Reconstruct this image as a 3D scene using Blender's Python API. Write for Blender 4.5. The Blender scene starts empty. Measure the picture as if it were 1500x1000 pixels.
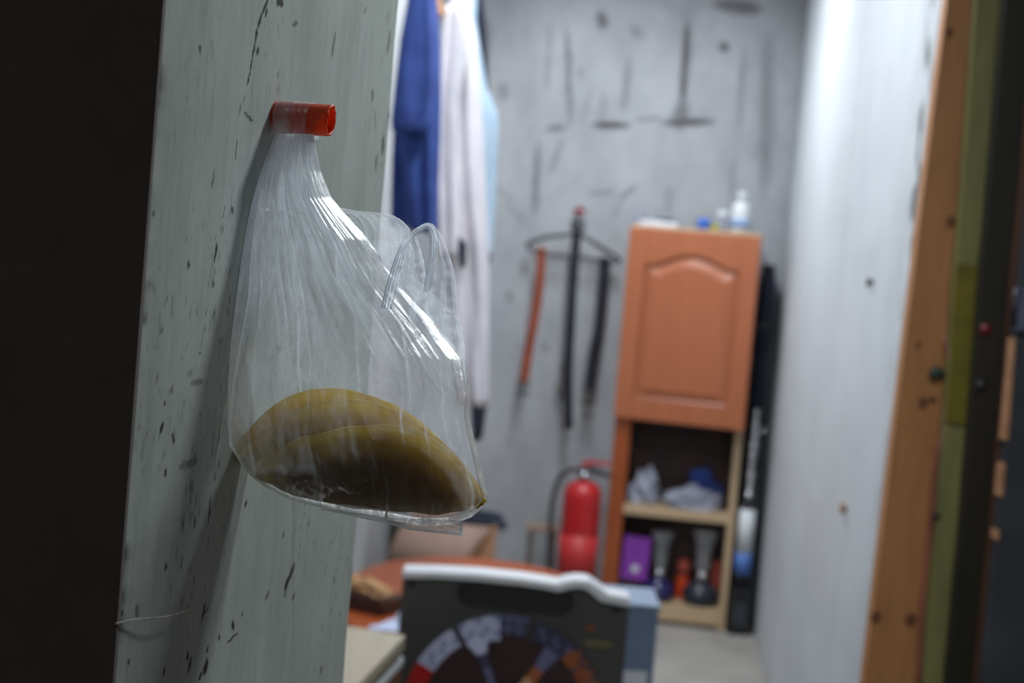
import bpy, math, random
import numpy as np
from mathutils import Vector, Matrix, noise
from math import sin, cos, pi, radians, atan, sqrt, exp

SC = bpy.context.scene
COL = SC.collection
# ------------------------------------------------------------------ camera
FPX = 2234.0
PITCH = atan(100 / FPX); ROLL = radians(4.86)
FW = Vector((0, cos(PITCH), -sin(PITCH))); RT = Vector((1, 0, 0)); UP = Vector((0, sin(PITCH), cos(PITCH)))
XI = RT * cos(ROLL) + UP * sin(ROLL); YI = UP * cos(ROLL) - RT * sin(ROLL)
EYE = Vector((0, 0, 1.56))
cd = bpy.data.cameras.new('camera'); cam = bpy.data.objects.new('camera', cd); COL.objects.link(cam)
cd.sensor_width = 23.5; cd.lens = 35.0; cd.clip_start = 0.05; cd.clip_end = 100
m = Matrix((XI, YI, -FW)).transposed().to_4x4(); m.translation = EYE
cam.matrix_world = m
cd.dof.use_dof = True; cd.dof.focus_distance = 1.0; cd.dof.aperture_fstop = 4.3; cd.dof.aperture_blades = 7
SC.camera = cam
# ------------------------------------------------------------------ world, lights, exposure
SC.view_settings.view_transform = 'Standard'; SC.view_settings.look = 'None'
SC.view_settings.gamma = 1.0; SC.view_settings.use_curve_mapping = False
SC.view_settings.exposure = 0.0
w = bpy.data.worlds.new('world'); SC.world = w; w.use_nodes = True
w.node_tree.nodes['Background'].inputs[0].default_value = (0.38, 0.36, 0.36, 1)
w.node_tree.nodes['Background'].inputs[1].default_value = 0.19
try:
    SC.cycles.transparent_max_bounces = 24; SC.cycles.max_bounces = 8
except Exception: pass
def area(name, loc, rot, sx, sy, power, col):
    l = bpy.data.lights.new(name, 'AREA'); l.shape = 'RECTANGLE'; l.size = sx; l.size_y = sy
    l.energy = power; l.color = col
    o = bpy.data.objects.new(name, l); COL.objects.link(o); o.location = loc; o.rotation_euler = rot
    return o
ROOM_LAMP = (0.06, 3.95, 3.12); REAR_FILL = (0.34, 6.0, 3.12); DOOR_LAMP = (0.60, 1.62, 2.60)
area('room_lamp_light', ROOM_LAMP, (0, 0, 0), 0.10, 1.15, 36, (0.91, 0.96, 1.0))
area('rear_lamp_light', REAR_FILL, (0, 0, 0), 0.10, 0.9, 40, (0.91, 0.96, 1.0))  # unseen fill lamp added to brighten the back wall
area('door_lamp_light', DOOR_LAMP, (0, 0, 0), 0.22, 0.22, 19.5, (0.90, 0.97, 1.0))

# ------------------------------------------------------------------ pixel to place
def ray(x, y): return FW * FPX + XI * (x - 750) + YI * (500 - y)
def aX(x, y, v): d = ray(x, y); return EYE + d * ((v - EYE.x) / d.x)
def aY(x, y, v): d = ray(x, y); return EYE + d * (v / d.y)
def aZ(x, y, v): d = ray(x, y); return EYE + d * ((v - EYE.z) / d.z)
def aP(x, y, p0, n):
    d = ray(x, y); return EYE + d * ((p0 - EYE).dot(n) / d.dot(n))

# ------------------------------------------------------------------ helpers
def tag(o, label=None, cat=None, group=None, kind=None):
    if label: o['label'] = label
    if cat: o['category'] = cat
    if group: o['group'] = group
    if kind: o['kind'] = kind
    return o
def thing(name, label, cat, loc=(0, 0, 0), rz=0, group=None, rot=None):
    o = bpy.data.objects.new(name, None); COL.objects.link(o); o.empty_display_size = 0.05
    o.location = loc; o.rotation_euler = rot if rot else (0, 0, rz)
    return tag(o, label, cat, group)
class MB:
    def __init__(s): s.v = []; s.f = []; s.sm = []
    def add(s, vs, fs, smooth=False):
        b = len(s.v); s.v += [tuple(p) for p in vs]
        for f in fs: s.f.append(tuple(i + b for i in f)); s.sm.append(smooth)
        return s
    def box(s, x0, x1, y0, y1, z0, z1):
        return s.add([(x0,y0,z0),(x1,y0,z0),(x1,y1,z0),(x0,y1,z0),(x0,y0,z1),(x1,y0,z1),(x1,y1,z1),(x0,y1,z1)],
                     [(0,3,2,1),(4,5,6,7),(0,1,5,4),(1,2,6,5),(2,3,7,6),(3,0,4,7)])
    def prism(s, poly, z0, z1, ax='z'):
        n = len(poly)
        def P(a, b, h): return (a, b, h) if ax == 'z' else ((a, h, b) if ax == 'y' else (h, a, b))
        vs = [P(a, b, z0) for a, b in poly] + [P(a, b, z1) for a, b in poly]
        fs = [tuple(range(n))[::-1], tuple(range(n, 2 * n))] + [(i, (i + 1) % n, n + (i + 1) % n, n + i) for i in range(n)]
        return s.add(vs, fs)
    def lathe(s, prof, n=24, c=(0, 0, 0)):
        vs = []; fs = []
        for r, z in prof:
            for i in range(n):
                a = 2 * pi * i / n; vs.append((c[0] + r * cos(a), c[1] + r * sin(a), c[2] + z))
        for j in range(len(prof) - 1):
            for i in range(n):
                k = (i + 1) % n; fs.append((j*n+i, j*n+k, (j+1)*n+k, (j+1)*n+i))
        if prof[0][0] > 1e-5: fs.append(tuple(range(n))[::-1])
        if prof[-1][0] > 1e-5: fs.append(tuple((len(prof)-1)*n + i for i in range(n)))
        return s.add(vs, fs, True)
    def tube(s, pts, r, n=8, closed=False, flat=1.0):
        pts = [Vector(p) for p in pts]; N = len(pts); vs = []; fs = []
        for j, p in enumerate(pts):
            a = pts[(j - 1) % N] if (closed or j > 0) else p; b = pts[(j + 1) % N] if (closed or j < N - 1) else p
            t = (b - a).normalized(); h = Vector((0, 0, 1)) if abs(t.z) < .9 else Vector((0, 1, 0))
            e1 = t.cross(h).normalized(); e2 = t.cross(e1)
            rr = r[j] if isinstance(r, (list, tuple)) else r
            for i in range(n):
                g = 2 * pi * i / n; vs.append(p + e1 * rr * cos(g) + e2 * rr * flat * sin(g))
        M = N if closed else N - 1
        for j in range(M):
            for i in range(n):
                k = (i + 1) % n; j2 = (j + 1) % N; fs.append((j*n+i, j*n+k, j2*n+k, j2*n+i))
        if not closed: fs += [tuple(range(n))[::-1], tuple((N-1)*n + i for i in range(n))]
        return s.add(vs, fs, True)
    def grid(s, rows, smooth=True, wrap=False):
        n = len(rows[0]); vs = [p for r in rows for p in r]; fs = []
        for j in range(len(rows) - 1):
            for i in range(n if wrap else n - 1):
                k = (i + 1) % n; fs.append((j*n+i, j*n+k, (j+1)*n+k, (j+1)*n+i))
        return s.add(vs, fs, smooth)
    def build(s, name, mat, parent=None, bevel=0, seg=2, sub=0, solid=0):
        me = bpy.data.meshes.new(name); me.from_pydata(s.v, [], s.f)
        me.polygons.foreach_set('use_smooth', s.sm); me.materials.append(mat)
        o = bpy.data.objects.new(name, me); COL.objects.link(o)
        if parent: o.parent = parent
        if solid: q = o.modifiers.new('solid', 'SOLIDIFY'); q.thickness = solid; q.offset = 0
        if bevel: q = o.modifiers.new('bevel', 'BEVEL'); q.width = bevel; q.segments = seg; q.limit_method = 'ANGLE'
        if sub: q = o.modifiers.new('sub', 'SUBSURF'); q.levels = q.render_levels = sub
        return o
def smoothpath(pts, k=6):
    pts = [Vector(p) for p in pts]; out = []
    for i in range(len(pts) - 1):
        a = pts[max(i-1, 0)]; b = pts[i]; c = pts[i+1]; d = pts[min(i+2, len(pts)-1)]
        for j in range(k):
            t = j / k
            out.append(0.5*((2*b)+(c-a)*t+(2*a-5*b+4*c-d)*t*t+(3*b-a-3*c+d)*t**3))
    return out + [pts[-1]]
def lerp_tab(tab, y):
    xs = [a for a, b in tab]; ys = [b for a, b in tab]; return float(np.interp(y, xs, ys))

# numpy value noise
_rs = np.random.RandomState(7); _T = _rs.rand(256, 256)
def vn(x, y):
    xi = np.floor(x).astype(int); yi = np.floor(y).astype(int); fx = x - xi; fy = y - yi
    fx = fx*fx*(3-2*fx); fy = fy*fy*(3-2*fy)
    g = lambda a, b: _T[a % 256, b % 256]
    return (g(xi,yi)*(1-fx)+g(xi+1,yi)*fx)*(1-fy) + (g(xi,yi+1)*(1-fx)+g(xi+1,yi+1)*fx)*fy
def fbm(x, y, o=4):
    r = 0; a = .5
    for k in range(o): r = r + a * vn(x * 2**k + 17*k, y * 2**k + 31*k); a *= .5
    return r

# ------------------------------------------------------------------ materials
def lin(c): return tuple(((v/255)/12.92 if v/255 <= .04045 else ((v/255+.055)/1.055)**2.4) for v in c) + (1,)
class NT:
    def __init__(s, name):
        s.m = bpy.data.materials.new(name); s.m.use_nodes = True; s.t = s.m.node_tree
        s.b = s.t.nodes['Principled BSDF']; s.out = s.t.nodes['Material Output']
    def n(s, ty, **kw):
        o = s.t.nodes.new(ty)
        for k, v in kw.items():
            if hasattr(o, k) and not isinstance(v, (bpy.types.NodeSocket,)): 
                try: setattr(o, k, v); continue
                except Exception: pass
            s.set(o, k, v)
        return o
    def set(s, o, k, v):
        i = o.inputs[k]
        if isinstance(v, bpy.types.NodeSocket): s.t.links.new(v, i)
        else: i.default_value = v
    def coord(s, sc=(1,1,1), rot=(0,0,0), what='Object'):
        tc = s.n('ShaderNodeTexCoord'); mp = s.n('ShaderNodeMapping')
        s.t.links.new(tc.outputs[what], mp.inputs[0]); mp.inputs['Scale'].default_value = sc; mp.inputs['Rotation'].default_value = rot
        return mp.outputs[0]
    def noise(s, vec, scale, detail=4, rough=.6, dist=0):
        o = s.n('ShaderNodeTexNoise'); s.set(o, 'Vector', vec); s.set(o, 'Scale', scale); s.set(o, 'Detail', detail); s.set(o, 'Roughness', rough); s.set(o, 'Distortion', dist)
        return o.outputs[0]
    def ramp(s, fac, stops):
        o = s.n('ShaderNodeValToRGB'); s.t.links.new(fac, o.inputs[0]); e = o.color_ramp.elements
        while len(e) < len(stops): e.new(.5)
        for q, (p, c) in zip(e, stops): q.position = p; q.color = c if len(c) == 4 else lin(c)
        return o.outputs[0]
    def mix(s, fac, a, b, mode='MIX'):
        o = s.n('ShaderNodeMix'); o.data_type = 'RGBA'; o.blend_type = mode
        for i, v in ((0, fac), (6, a), (7, b)):
            if isinstance(v, bpy.types.NodeSocket): s.t.links.new(v, o.inputs[i])
            else: o.inputs[i].default_value = v
        return o.outputs[2]
    def math(s, op, a, b=0.0, clamp=False):
        o = s.n('ShaderNodeMath'); o.operation = op; o.use_clamp = clamp
        for i, v in ((0, a), (1, b)):
            if isinstance(v, bpy.types.NodeSocket): s.t.links.new(v, o.inputs[i])
            else: o.inputs[i].default_value = v
        return o.outputs[0]
    def attr(s, name):
        o = s.n('ShaderNodeAttribute'); o.attribute_name = name; return o
    def bump(s, h, st=.3, d=.01):
        o = s.n('ShaderNodeBump'); s.set(o, 'Height', h); s.set(o, 'Strength', st); s.set(o, 'Distance', d)
        s.t.links.new(o.outputs[0], s.b.inputs['Normal']); return o.outputs[0]
def simple(name, c1, c2=None, scale=8, rough=.6, metal=0, stretch=(1,1,1), bump=0, trans=0, coat=0, spec=.5):
    s = NT(name)
    if c2 is None: c2 = tuple(max(0, v*.85) for v in c1)
    v = s.coord(stretch); n = s.noise(v, scale)
    s.set(s.b, 'Base Color', s.ramp(n, [(.3, c2), (.7, c1)])); s.set(s.b, 'Roughness', rough); s.set(s.b, 'Metallic', metal)
    s.set(s.b, 'Transmission Weight', trans); s.set(s.b, 'Coat Weight', coat); s.set(s.b, 'Specular IOR Level', spec)
    if bump: s.bump(n, bump, .01)
    return s.m
def wood(name, c1, c2, scale=3, rough=.55, axis='z', knots=False, bump=.1):
    s = NT(name)
    st = {'z': (14, 14, 1), 'x': (1, 14, 14), 'y': (14, 1, 14)}[axis]
    v = s.coord(st); n = s.noise(v, scale, 5, .65, .6)
    fine = s.noise(s.coord(tuple(k*5 for k in st)), scale, 3)
    c = s.ramp(n, [(.25, c2), (.75, c1)])
    c = s.mix(.35, c, s.ramp(fine, [(.3, c2), (.7, c1)]))
    if knots:
        vo = s.n('ShaderNodeTexVoronoi'); s.set(vo, 'Vector', s.coord((1, 1, .42))); s.set(vo, 'Scale', 7.0)
        k = s.ramp(vo.outputs['Distance'], [(.0, (1,1,1,1)), (.09, (.8,.8,.8,1)), (.2, (0,0,0,1))])
        c = s.mix(k, c, lin((60, 34, 20)))
    s.set(s.b, 'Base Color', c); s.set(s.b, 'Roughness', rough); s.bump(n, bump, .004)
    return s.m
def plaster(name, base, base2, dark, streak=(1, 1, 1), scale=6, bump=.25, rough=.85):
    """painted wall: tone variation by noise, stain mask by the vertex attribute 'stain'"""
    s = NT(name); v = s.coord(streak); n = s.noise(v, scale, 6, .62)
    v2 = s.coord(); f = s.noise(v2, scale*9, 4)
    c = s.ramp(n, [(.3, base2), (.68, base)])
    c = s.mix(.18, c, s.ramp(f, [(.35, base2), (.65, base)]))
    a = s.attr('stain'); fac = s.math('MULTIPLY', a.outputs['Fac'], 1.0, True)
    c = s.mix(fac, c, lin(dark))
    s.set(s.b, 'Base Color', c); s.set(s.b, 'Roughness', rough)
    h = s.math('ADD', n, s.math('MULTIPLY', f, .4)); h = s.math('SUBTRACT', h, s.math('MULTIPLY', a.outputs['Fac'], .6))
    s.bump(h, bump, .006)
    return s.m

def stains(PX, PY, lst, seed=0, jit=1.0):
    """lst in wall units: (x0,y0,x1,y1,width,strength,soft)"""
    out = np.zeros_like(PX)
    for k, (x0, y0, x1, y1, wd, st, so) in enumerate(lst):
        dx, dy = x1-x0, y1-y0; L = dx*dx+dy*dy+1e-12
        t = np.clip(((PX-x0)*dx+(PY-y0)*dy)/L, 0, 1)
        d = np.hypot(PX-x0-t*dx, PY-y0-t*dy)
        nn = fbm(PX/wd*1.1+k*3.1+seed, PY/wd*.4+k*7.7, 4)
        d = d*(1+jit*(1.6*(nn-.45)))
        prof = 1 - .75*np.abs(2*t-1)**3 if L > wd*wd*4 else 1
        out = np.maximum(out, st*np.clip((wd*prof*1.15-d)/(wd*so)+.0, 0, 1)*(0.75+.9*nn))
    return np.clip(out, 0, 1)

def grid_wall(name, O, U, V, us, vs, stain_tone_fn, mat, disp=None, kind='structure', thick=.12):
    """surface at O + u*U + v*V with thickness behind; stain float attribute"""
    O = np.array(O); U = np.array(U, float); V = np.array(V, float); N = np.cross(U, V)
    A, B = np.meshgrid(us, vs); st = stain_tone_fn(A, B)
    P = O + A[..., None]*U + B[..., None]*V
    if disp is not None: P = P + disp(A, B)
    nu, nv = len(us), len(vs); verts = P.reshape(-1, 3)
    idx = np.arange(nu*nv).reshape(nv, nu)
    q = np.stack([idx[:-1,:-1], idx[:-1,1:], idx[1:,1:], idx[1:,:-1]], -1).reshape(-1, 4)
    # back shell
    rim = np.concatenate([idx[0,:], idx[1:,-1], idx[-1,-2::-1], idx[-2:0:-1,0]])
    bv = verts[rim] - N*thick; base = len(verts); n = len(rim)
    verts = np.vstack([verts, bv]); r2 = np.roll(rim, -1); b1 = base+np.arange(n); b2 = np.roll(b1, -1)
    q2 = np.stack([rim, b1, b2, r2], -1)
    me = bpy.data.meshes.new(name); fs = q.tolist() + q2.tolist() + [b1[::-1].tolist()]
    me.from_pydata(verts.tolist(), [], fs); me.materials.append(mat)
    at = me.attributes.new('stain', 'FLOAT', 'POINT')  # carries stains and the darker corner and ceiling tones
    at.data.foreach_set('value', np.concatenate([st.ravel(), np.zeros(n)]).astype(np.float32))
    sm = np.zeros(len(fs), bool); sm[:len(q)] = True; me.polygons.foreach_set('use_smooth', sm)
    o = bpy.data.objects.new(name, me); COL.objects.link(o); tag(o, kind=kind); return o

M = {}
M['back'] = plaster('grey_plaster', (176, 178, 182), (150, 153, 158), (62, 58, 60), (1.4, 1.4, .8), 4)
M['right'] = plaster('pale_plaster', (204, 209, 213), (190, 196, 201), (50, 48, 44), (1, 1, .35), 5, .12)
M['jamb'] = plaster('grey_green_paint', (172, 180, 175), (146, 154, 148), (30, 29, 22), (2.2, 2.2, .5), 9, .10, .6)
M['dark'] = plaster('dark_sooty_plaster', (98, 92, 86), (80, 75, 73), (60, 38, 30), (1, 1, 1), 9, .3)  # brown-patched plaster, base darkened for the shade on the near wall
M['ceil'] = simple('ceiling_paint', (190, 192, 194), (170, 172, 174), 4, .9)
M['floor'] = simple('floor_cement', (172, 168, 162), (146, 143, 138), 5, .7)
M['timber'] = wood('pine_timber', (196, 138, 88), (156, 104, 62), 2.5, .5, 'z', False)
M['olive'] = plaster('olive_paint', (142, 136, 82), (106, 106, 66), (40, 36, 20), (3, 3, .4), 7, .2, .6)
M['oliveDark'] = simple('dark_olive_paint', (38, 33, 20), (24, 21, 14), 6, .6, 0, (3, 3, .5))
M['slate'] = simple('slate_door_paint', (62, 66, 74), (44, 47, 54), 4, .6)
M['brownEdge'] = wood('brown_edge', (96, 60, 40), (60, 38, 26), 3)

# ------------------------------------------------------------------ the room
D = 7.30; XL = -0.52; ZC = 3.25
RX0, RY0 = 0.885, 3.40; RX1 = 1.262
rdir = Vector((RX1-RX0, D-RY0, 0)).normalized()
rnorm = Vector((-rdir.y, rdir.x, 0))       # towards the room
def backpx(l):
    r = []
    for x0, y0, x1, y1, wd, st, so in l:
        a = aY(x0, y0, D); b = aY(x1, y1, D); r.append((a.x, a.z, b.x, b.z, wd*D/FPX, st, so))
    return r
bst = backpx([(830, 30, 836, 190, 5, .55, .8), (806, 30, 800, 150, 4, .35, .9), (797, 190, 832, 186, 6, .5, .9), (788, 200, 783, 318, 5, .5, .8),
              (825, 200, 803, 260, 5, .3, .9), (866, 183, 925, 184, 6, .8, .7), (965, 180, 1050, 178, 6, .85, .7), (925, 176, 975, 172, 5, .35, .9),
              (1008, 25, 998, 175, 8, .75, .9), (999, 160, 996, 180, 14, .6, .9), (923, 80, 912, 170, 5, .4, .9), (881, 25, 884, 34, 9, .7, .9), (1060, 68, 1062, 70, 8, .7, .8),
              (1040, 5, 1120, 15, 16, .5, .9), (930, 45, 935, 50, 10, .3, .9), (1090, 60, 1082, 200, 6, .3, .9), (1075, 230, 1070, 300, 6, .25, .9), (860, 285, 905, 280, 4, .4, .9), (905, 295, 935, 268, 5, .4, .9),
              (880, 190, 884, 130, 6, .22, .9), (980, 270, 978, 320, 8, .22, .9), (870, 120, 850, 180, 5, .2, .9), (735, 290, 770, 330, 4, .3, .9), (708, 260, 760, 300, 5, .25, .9),
              (745, 430, 747, 440, 6, .35, .9), (795, 505, 800, 512, 6, .35, .9), (820, 560, 822, 580, 8, .5, .9), (760, 500, 765, 520, 4, .2, .9), (905, 300, 900, 320, 5, .2, .9), (745, 640, 750, 660, 5, .2, .9),
              (1125, 50, 1120, 300, 16, .35, .9), (716, 20, 708, 120, 9, .25, .9), (735, 120, 738, 150, 10, .35, .9), (700, 300, 690, 520, 10, .18, .9), (850, 100, 848, 118, 5, .3, .9)])
def back_fn(A, B):
    s = stains(A, B, bst, 3, .7)
    s = s + .22*np.clip(fbm(A*5, B*1.8)-.5, 0, 1)*2 + .12*np.clip(fbm(A*40, B*14, 3)-.55, 0, 1)*2
    s = s + .3*np.exp(-np.abs(A-1.262)/.06)*fbm(A*6, B*3) + .3*np.clip((B-2.55)/.5, 0, 1)*fbm(A*7+9, B*7)  # darker along the right corner and towards the ceiling
    return np.clip(s, 0, 1)
grid_wall('wall_back', (0, D, 0), (1, 0, 0), (0, 0, 1), np.arange(XL-.0, RX1+.02, .012), np.arange(0, ZC+.01, .012), back_fn, M['back'])
# right wall: coordinate u along rdir from near end
Lr = (Vector((RX1, D, 0))-Vector((RX0, RY0, 0))).length
def rightpx(l):
    r = []; p0 = Vector((RX0, RY0, 0))
    for x0, y0, x1, y1, wd, st, so in l:
        a = aP(x0, y0, p0, rnorm); b = aP(x1, y1, p0, rnorm)
        dd = (a-EYE).length
        r.append(((a-p0).dot(rdir), a.z, (b-p0).dot(rdir), b.z, wd*dd/FPX, st, so))
    return r
rst = rightpx([(1278, 405, 1278, 425, 4, .5, .9), (1205, 560, 1204, 580, 3, .3, .9), (1240, 735, 1238, 755, 5, .35, .9), (1180, 300, 1176, 400, 3, .15, .9), (1170, 150, 1160, 330, 5, .12, .9)])
def right_fn(A, B):
    s = stains(A, B, rst, 5, .8)
    e = np.exp(-np.abs(A-.135-.06*(fbm(B*3, B*0+2)-.5))/.045)*np.clip(fbm(B*14, A*20+3, 4)-.42, 0, 1)*7
    s = np.maximum(s, np.clip(e, 0, .9))
    s = s + .25*np.exp(-(Lr-A)/.08) + .10*np.clip(fbm(A*1.2, B*6)-.45, 0, 1)*2  # darker towards the far corner
    return np.clip(s, 0, 1)
def right_dis(A, B):
    d = (fbm(A*2+5, B*2)-.5)*.012*np.clip(A/.2, 0, 1)
    return d[..., None]*np.array(tuple(rnorm))
ua = np.concatenate([np.arange(0, .3, .008), np.arange(.3, Lr, .03), [Lr]])
# U runs from the far end to the near end so that the front faces the room
grid_wall('wall_right', (RX1, D, 0), tuple(-rdir), (0, 0, 1), (Lr-ua)[::-1], np.arange(0, ZC+.01, .012),
          lambda A, B: right_fn(Lr-A, B), M['right'], lambda A, B: right_dis(Lr-A, B))
MB().box(XL-.12, XL, 1.375, D+.1, 0, ZC).build('wall_left', M['ceil']) .__setitem__('kind', 'structure')
tag(MB().box(-2.2, 2.6, -1.5, D+.12, -.1, 0).build('floor', M['floor']), kind='structure')
tag(MB().box(-2.2, 2.6, .84, D+.12, ZC, ZC+.1).build('ceiling', M['ceil']), kind='structure')

# near wall block and its painted jamb
J0 = Vector((-.1777, 1.05, 0)); ja = radians(9.0); jd = Vector((sin(ja), cos(ja), 0)); jn = Vector((cos(ja), -sin(ja), 0))
S0, S1 = -.198, .327
def jpx(x, y): p = aP(x, y, J0, jn); return (p-J0).dot(jd), p.z, p
bl = J0 + jd*S0; br = J0 + jd*S1
TH = .012
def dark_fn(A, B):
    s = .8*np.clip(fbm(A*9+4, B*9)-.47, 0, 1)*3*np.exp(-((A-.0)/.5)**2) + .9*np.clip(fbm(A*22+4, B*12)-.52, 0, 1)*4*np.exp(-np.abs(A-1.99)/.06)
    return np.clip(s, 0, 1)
inL = bl + jn*.0005
us = np.concatenate([np.arange(0, 1.6, .05), np.arange(1.6, 2.0+inL.x+.0, .004)]); us = us[us < (inL.x+2.0)]; us = np.append(us, inL.x+2.0)
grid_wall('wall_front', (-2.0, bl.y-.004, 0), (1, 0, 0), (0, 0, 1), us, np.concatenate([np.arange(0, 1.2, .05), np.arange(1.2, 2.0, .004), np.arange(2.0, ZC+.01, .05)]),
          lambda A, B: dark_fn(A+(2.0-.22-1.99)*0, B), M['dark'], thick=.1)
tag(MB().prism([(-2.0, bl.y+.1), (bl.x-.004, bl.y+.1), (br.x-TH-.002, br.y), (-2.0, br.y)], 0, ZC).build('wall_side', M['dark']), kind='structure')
JS = []
def js(x0, y0, x1, y1, wd, st, so=.35):
    a = jpx(x0, y0); b = jpx(x1, y1); JS.append((a[0], a[1], b[0], b[1], wd*(a[2]-EYE).length/FPX*1.4, min(1, st*1.15), so))
for q in [(393, 0, 384, 20, 3.2, 1), (384, 20, 377, 42, 3, 1), (377, 42, 374, 62, 3.4, 1), (374, 62, 370, 84, 2.6, 1), (370, 84, 367, 104, 2.4, .9), (367, 104, 362, 126, 2.2, .9), (405, 2, 415, 6, 5, .9),
          (392, 12, 388, 24, 3, .8), (379, 70, 376, 80, 3, .9), (436, 33, 428, 38, 2, .6), (353, 150, 350, 170, 2, .5), (358, 165, 372, 180, 2, .6), (347, 205, 344, 235, 2, .7), (356, 150, 360, 140, 2, .4),
          (318, 356, 313, 386, 3.6, 1), (315, 245, 310, 275, 1.6, .7), (276, 386, 277, 389, 3, .9), (292, 71, 293, 76, 2.6, .8), (330, 300, 326, 320, 1.3, .5), (340, 307, 341, 310, 2.4, .8), (224, 308, 226, 318, 3.5, .5),
          (492, 45, 486, 85, 2.6, .55), (573, 42, 567, 80, 3.2, .5), (546, 130, 545, 150, 4.5, .55), (549, 160, 550, 190, 2, .5), (562, 198, 560, 228, 5, .55), (553, 225, 550, 252, 3, .55), (545, 150, 540, 200, 2, .3), (537, 10, 533, 20, 2, .4),
          (240, 619, 234, 636, 3.6, .95), (252, 634, 256, 650, 2.2, .8), (243, 690, 243, 696, 3, .9), (242, 588, 242, 592, 2, .7), (262, 684, 290, 675, 5.5, .35), (278, 562, 298, 559, 3.5, .35), (292, 515, 293, 520, 1.5, .7),
          (309, 724, 305, 772, 1.9, .95), (286, 755, 284, 775, 2.3, .8), (362, 733, 358, 745, 2.4, .9), (243, 824, 243, 836, 3.2, .85), (301, 881, 295, 912, 3, .7), (306, 890, 298, 900, 2, .5),
          (432, 826, 422, 850, 5, .6), (424, 845, 416, 865, 5.5, .65), (418, 862, 418, 877, 2.8, .5), (432, 868, 428, 880, 2.4, .7), (395, 866, 388, 878, 3, .5), (340, 910, 343, 922, 3.2, .85), (356, 895, 354, 903, 2, .6),
          (281, 960, 276, 985, 3.5, .9), (303, 972, 300, 980, 5.5, 1), (296, 984, 290, 998, 2.5, .8), (274, 955, 276, 966, 3, .9), (305, 945, 303, 956, 2.4, .7), (320, 930, 322, 938, 2.4, .7), (187, 966, 190, 974, 3, .6), (170, 960, 168, 985, 3, .5),
          (200, 885, 202, 905, 5, .4), (178, 893, 178, 903, 2.5, .5), (471, 978, 470, 984, 2.5, .7), (480, 700, 478, 720, 1.6, .3), (415, 780, 416, 786, 2, .7), (430, 560, 429, 1000, 1.2, .28), (476, 830, 476, 850, 1.4, .3), (362, 490, 358, 512, 2.4, .55), (350, 925, 330, 945, 1.3, .7), (242, 975, 240, 990, 2, .8)]:
    js(*q)
def jamb_fn(A, B):
    s = stains(A, B, JS, 1, .8)
    sp = np.clip(fbm(A*260, B*110, 3)-.57, 0, 1)*14*np.clip(fbm(A*12+3, B*8, 3)-.40, 0, 1)*4
    st = np.clip(fbm(A*150+9, B*14, 3)-.50, 0, 1)*2.6*np.clip(fbm(A*9, B*5+7, 3)-.35, 0, 1)*2
    edge = np.exp(-np.abs(A-S0)/.0055)*np.clip(fbm(B*60, A*0+3, 4)-.40, 0, 1)*3.5
    edge2 = np.exp(-np.abs(A-S1)/.004)*np.clip(fbm(B*40+9, A*0+3, 4)-.45, 0, 1)*2.0
    return np.clip(s + .5*sp*.6 + .35*st + np.clip(edge, 0, .8) + edge2 + .16*fbm(A*14, B*4) + .16*np.clip(fbm(A*5+9, B*5+2)-.45, 0, 1)*3, 0, 1)
def jamb_dis(A, B):
    k = np.clip(1-np.abs(A-S0)/.012, 0, 1)+np.clip(1-np.abs(A-S1)/.012, 0, 1)
    e = (fbm(B*18, B*0+5, 4)-.5)*.008
    n = (fbm(A*60, B*6, 3)-.5)*.0009
    return (k*e)[..., None]*np.array(tuple(jd)) + n[..., None]*np.array(tuple(jn))
zz = np.concatenate([np.arange(0, 1.18, .05), np.arange(1.18, 1.98, .0016), np.arange(1.98, ZC, .05), [ZC]])
grid_wall('trim_1', tuple(J0), tuple(jd), (0, 0, 1), np.linspace(S0, S1, 330), zz, jamb_fn, M['jamb'], jamb_dis, thick=TH)

# right side: timber, olive strip, dark post, door leaf
def post(name, mat, ytop, edges, Y, dep, z0=0.0, z1=ZC, fn=None, nseg=24, wob=0):
    """edges = ((pxl,pxr) at py=0, (pxl,pxr) at py=500, (pxl,pxr) at py=1000)"""
    z = []; L = []; R = []
    for py, (a, b) in zip((0, 500, 1000), edges):
        pa = aY(a, py, Y); pb = aY(b, py, Y); z.append((pa.z+pb.z)/2); L.append(pa.x); R.append(pb.x)
    fl = np.polyfit(z, L, 1); fr = np.polyfit(z, R, 1)
    rows = []
    for i in range(nseg+1):
        h = z0+(z1-z0)*i/nseg; l = np.polyval(fl, h); r = np.polyval(fr, h)
        if wob: l += wob*(noise.noise((h*4, 1, Y))); r += wob*noise.noise((h*5, 7, Y))
        rows.append([(l, Y, h), (r, Y, h), (r, Y+dep, h), (l, Y+dep, h)])
    mb = MB(); mb.grid(rows, False, True); n = len(mb.v)
    mb.f += [(3, 2, 1, 0), (n-4, n-3, n-2, n-1)]; mb.sm += [False, False]
    return mb.build(name, mat, bevel=.002), (fl, fr)
o, timb = post('trim_2', M['timber'], 0, ((1385, 1437), (1330, 1403), (1264, 1341)), 3.34, .045); tag(o, kind='structure')
o, oliv = post('trim_3', M['olive'], 0, ((1428, 1474), (1398, 1440), (1350, 1392)), 3.305, .03, wob=.004); tag(o, kind='structure')
o, _ = post('trim_4', M['oliveDark'], 0, ((1470, 1520), (1434, 1482), (1386, 1430)), 3.265, .03, wob=.003); tag(o, kind='structure')
o, _ = post('trim_5', M['brownEdge'], 0, ((1518, 1528), (1478, 1487), (1428, 1438)), 3.235, .025, wob=.004); tag(o, kind='structure')
o, _ = post('door_1', M['slate'], 0, ((1534, 2300), (1490, 2250), (1438, 2200)), 3.200, .03, .01, 2.6); tag(o, kind='structure')
knot_mat = simple('dark_knot', (126, 78, 46), (98, 58, 34), 60, .6)
tim = bpy.data.objects['trim_2']
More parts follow.
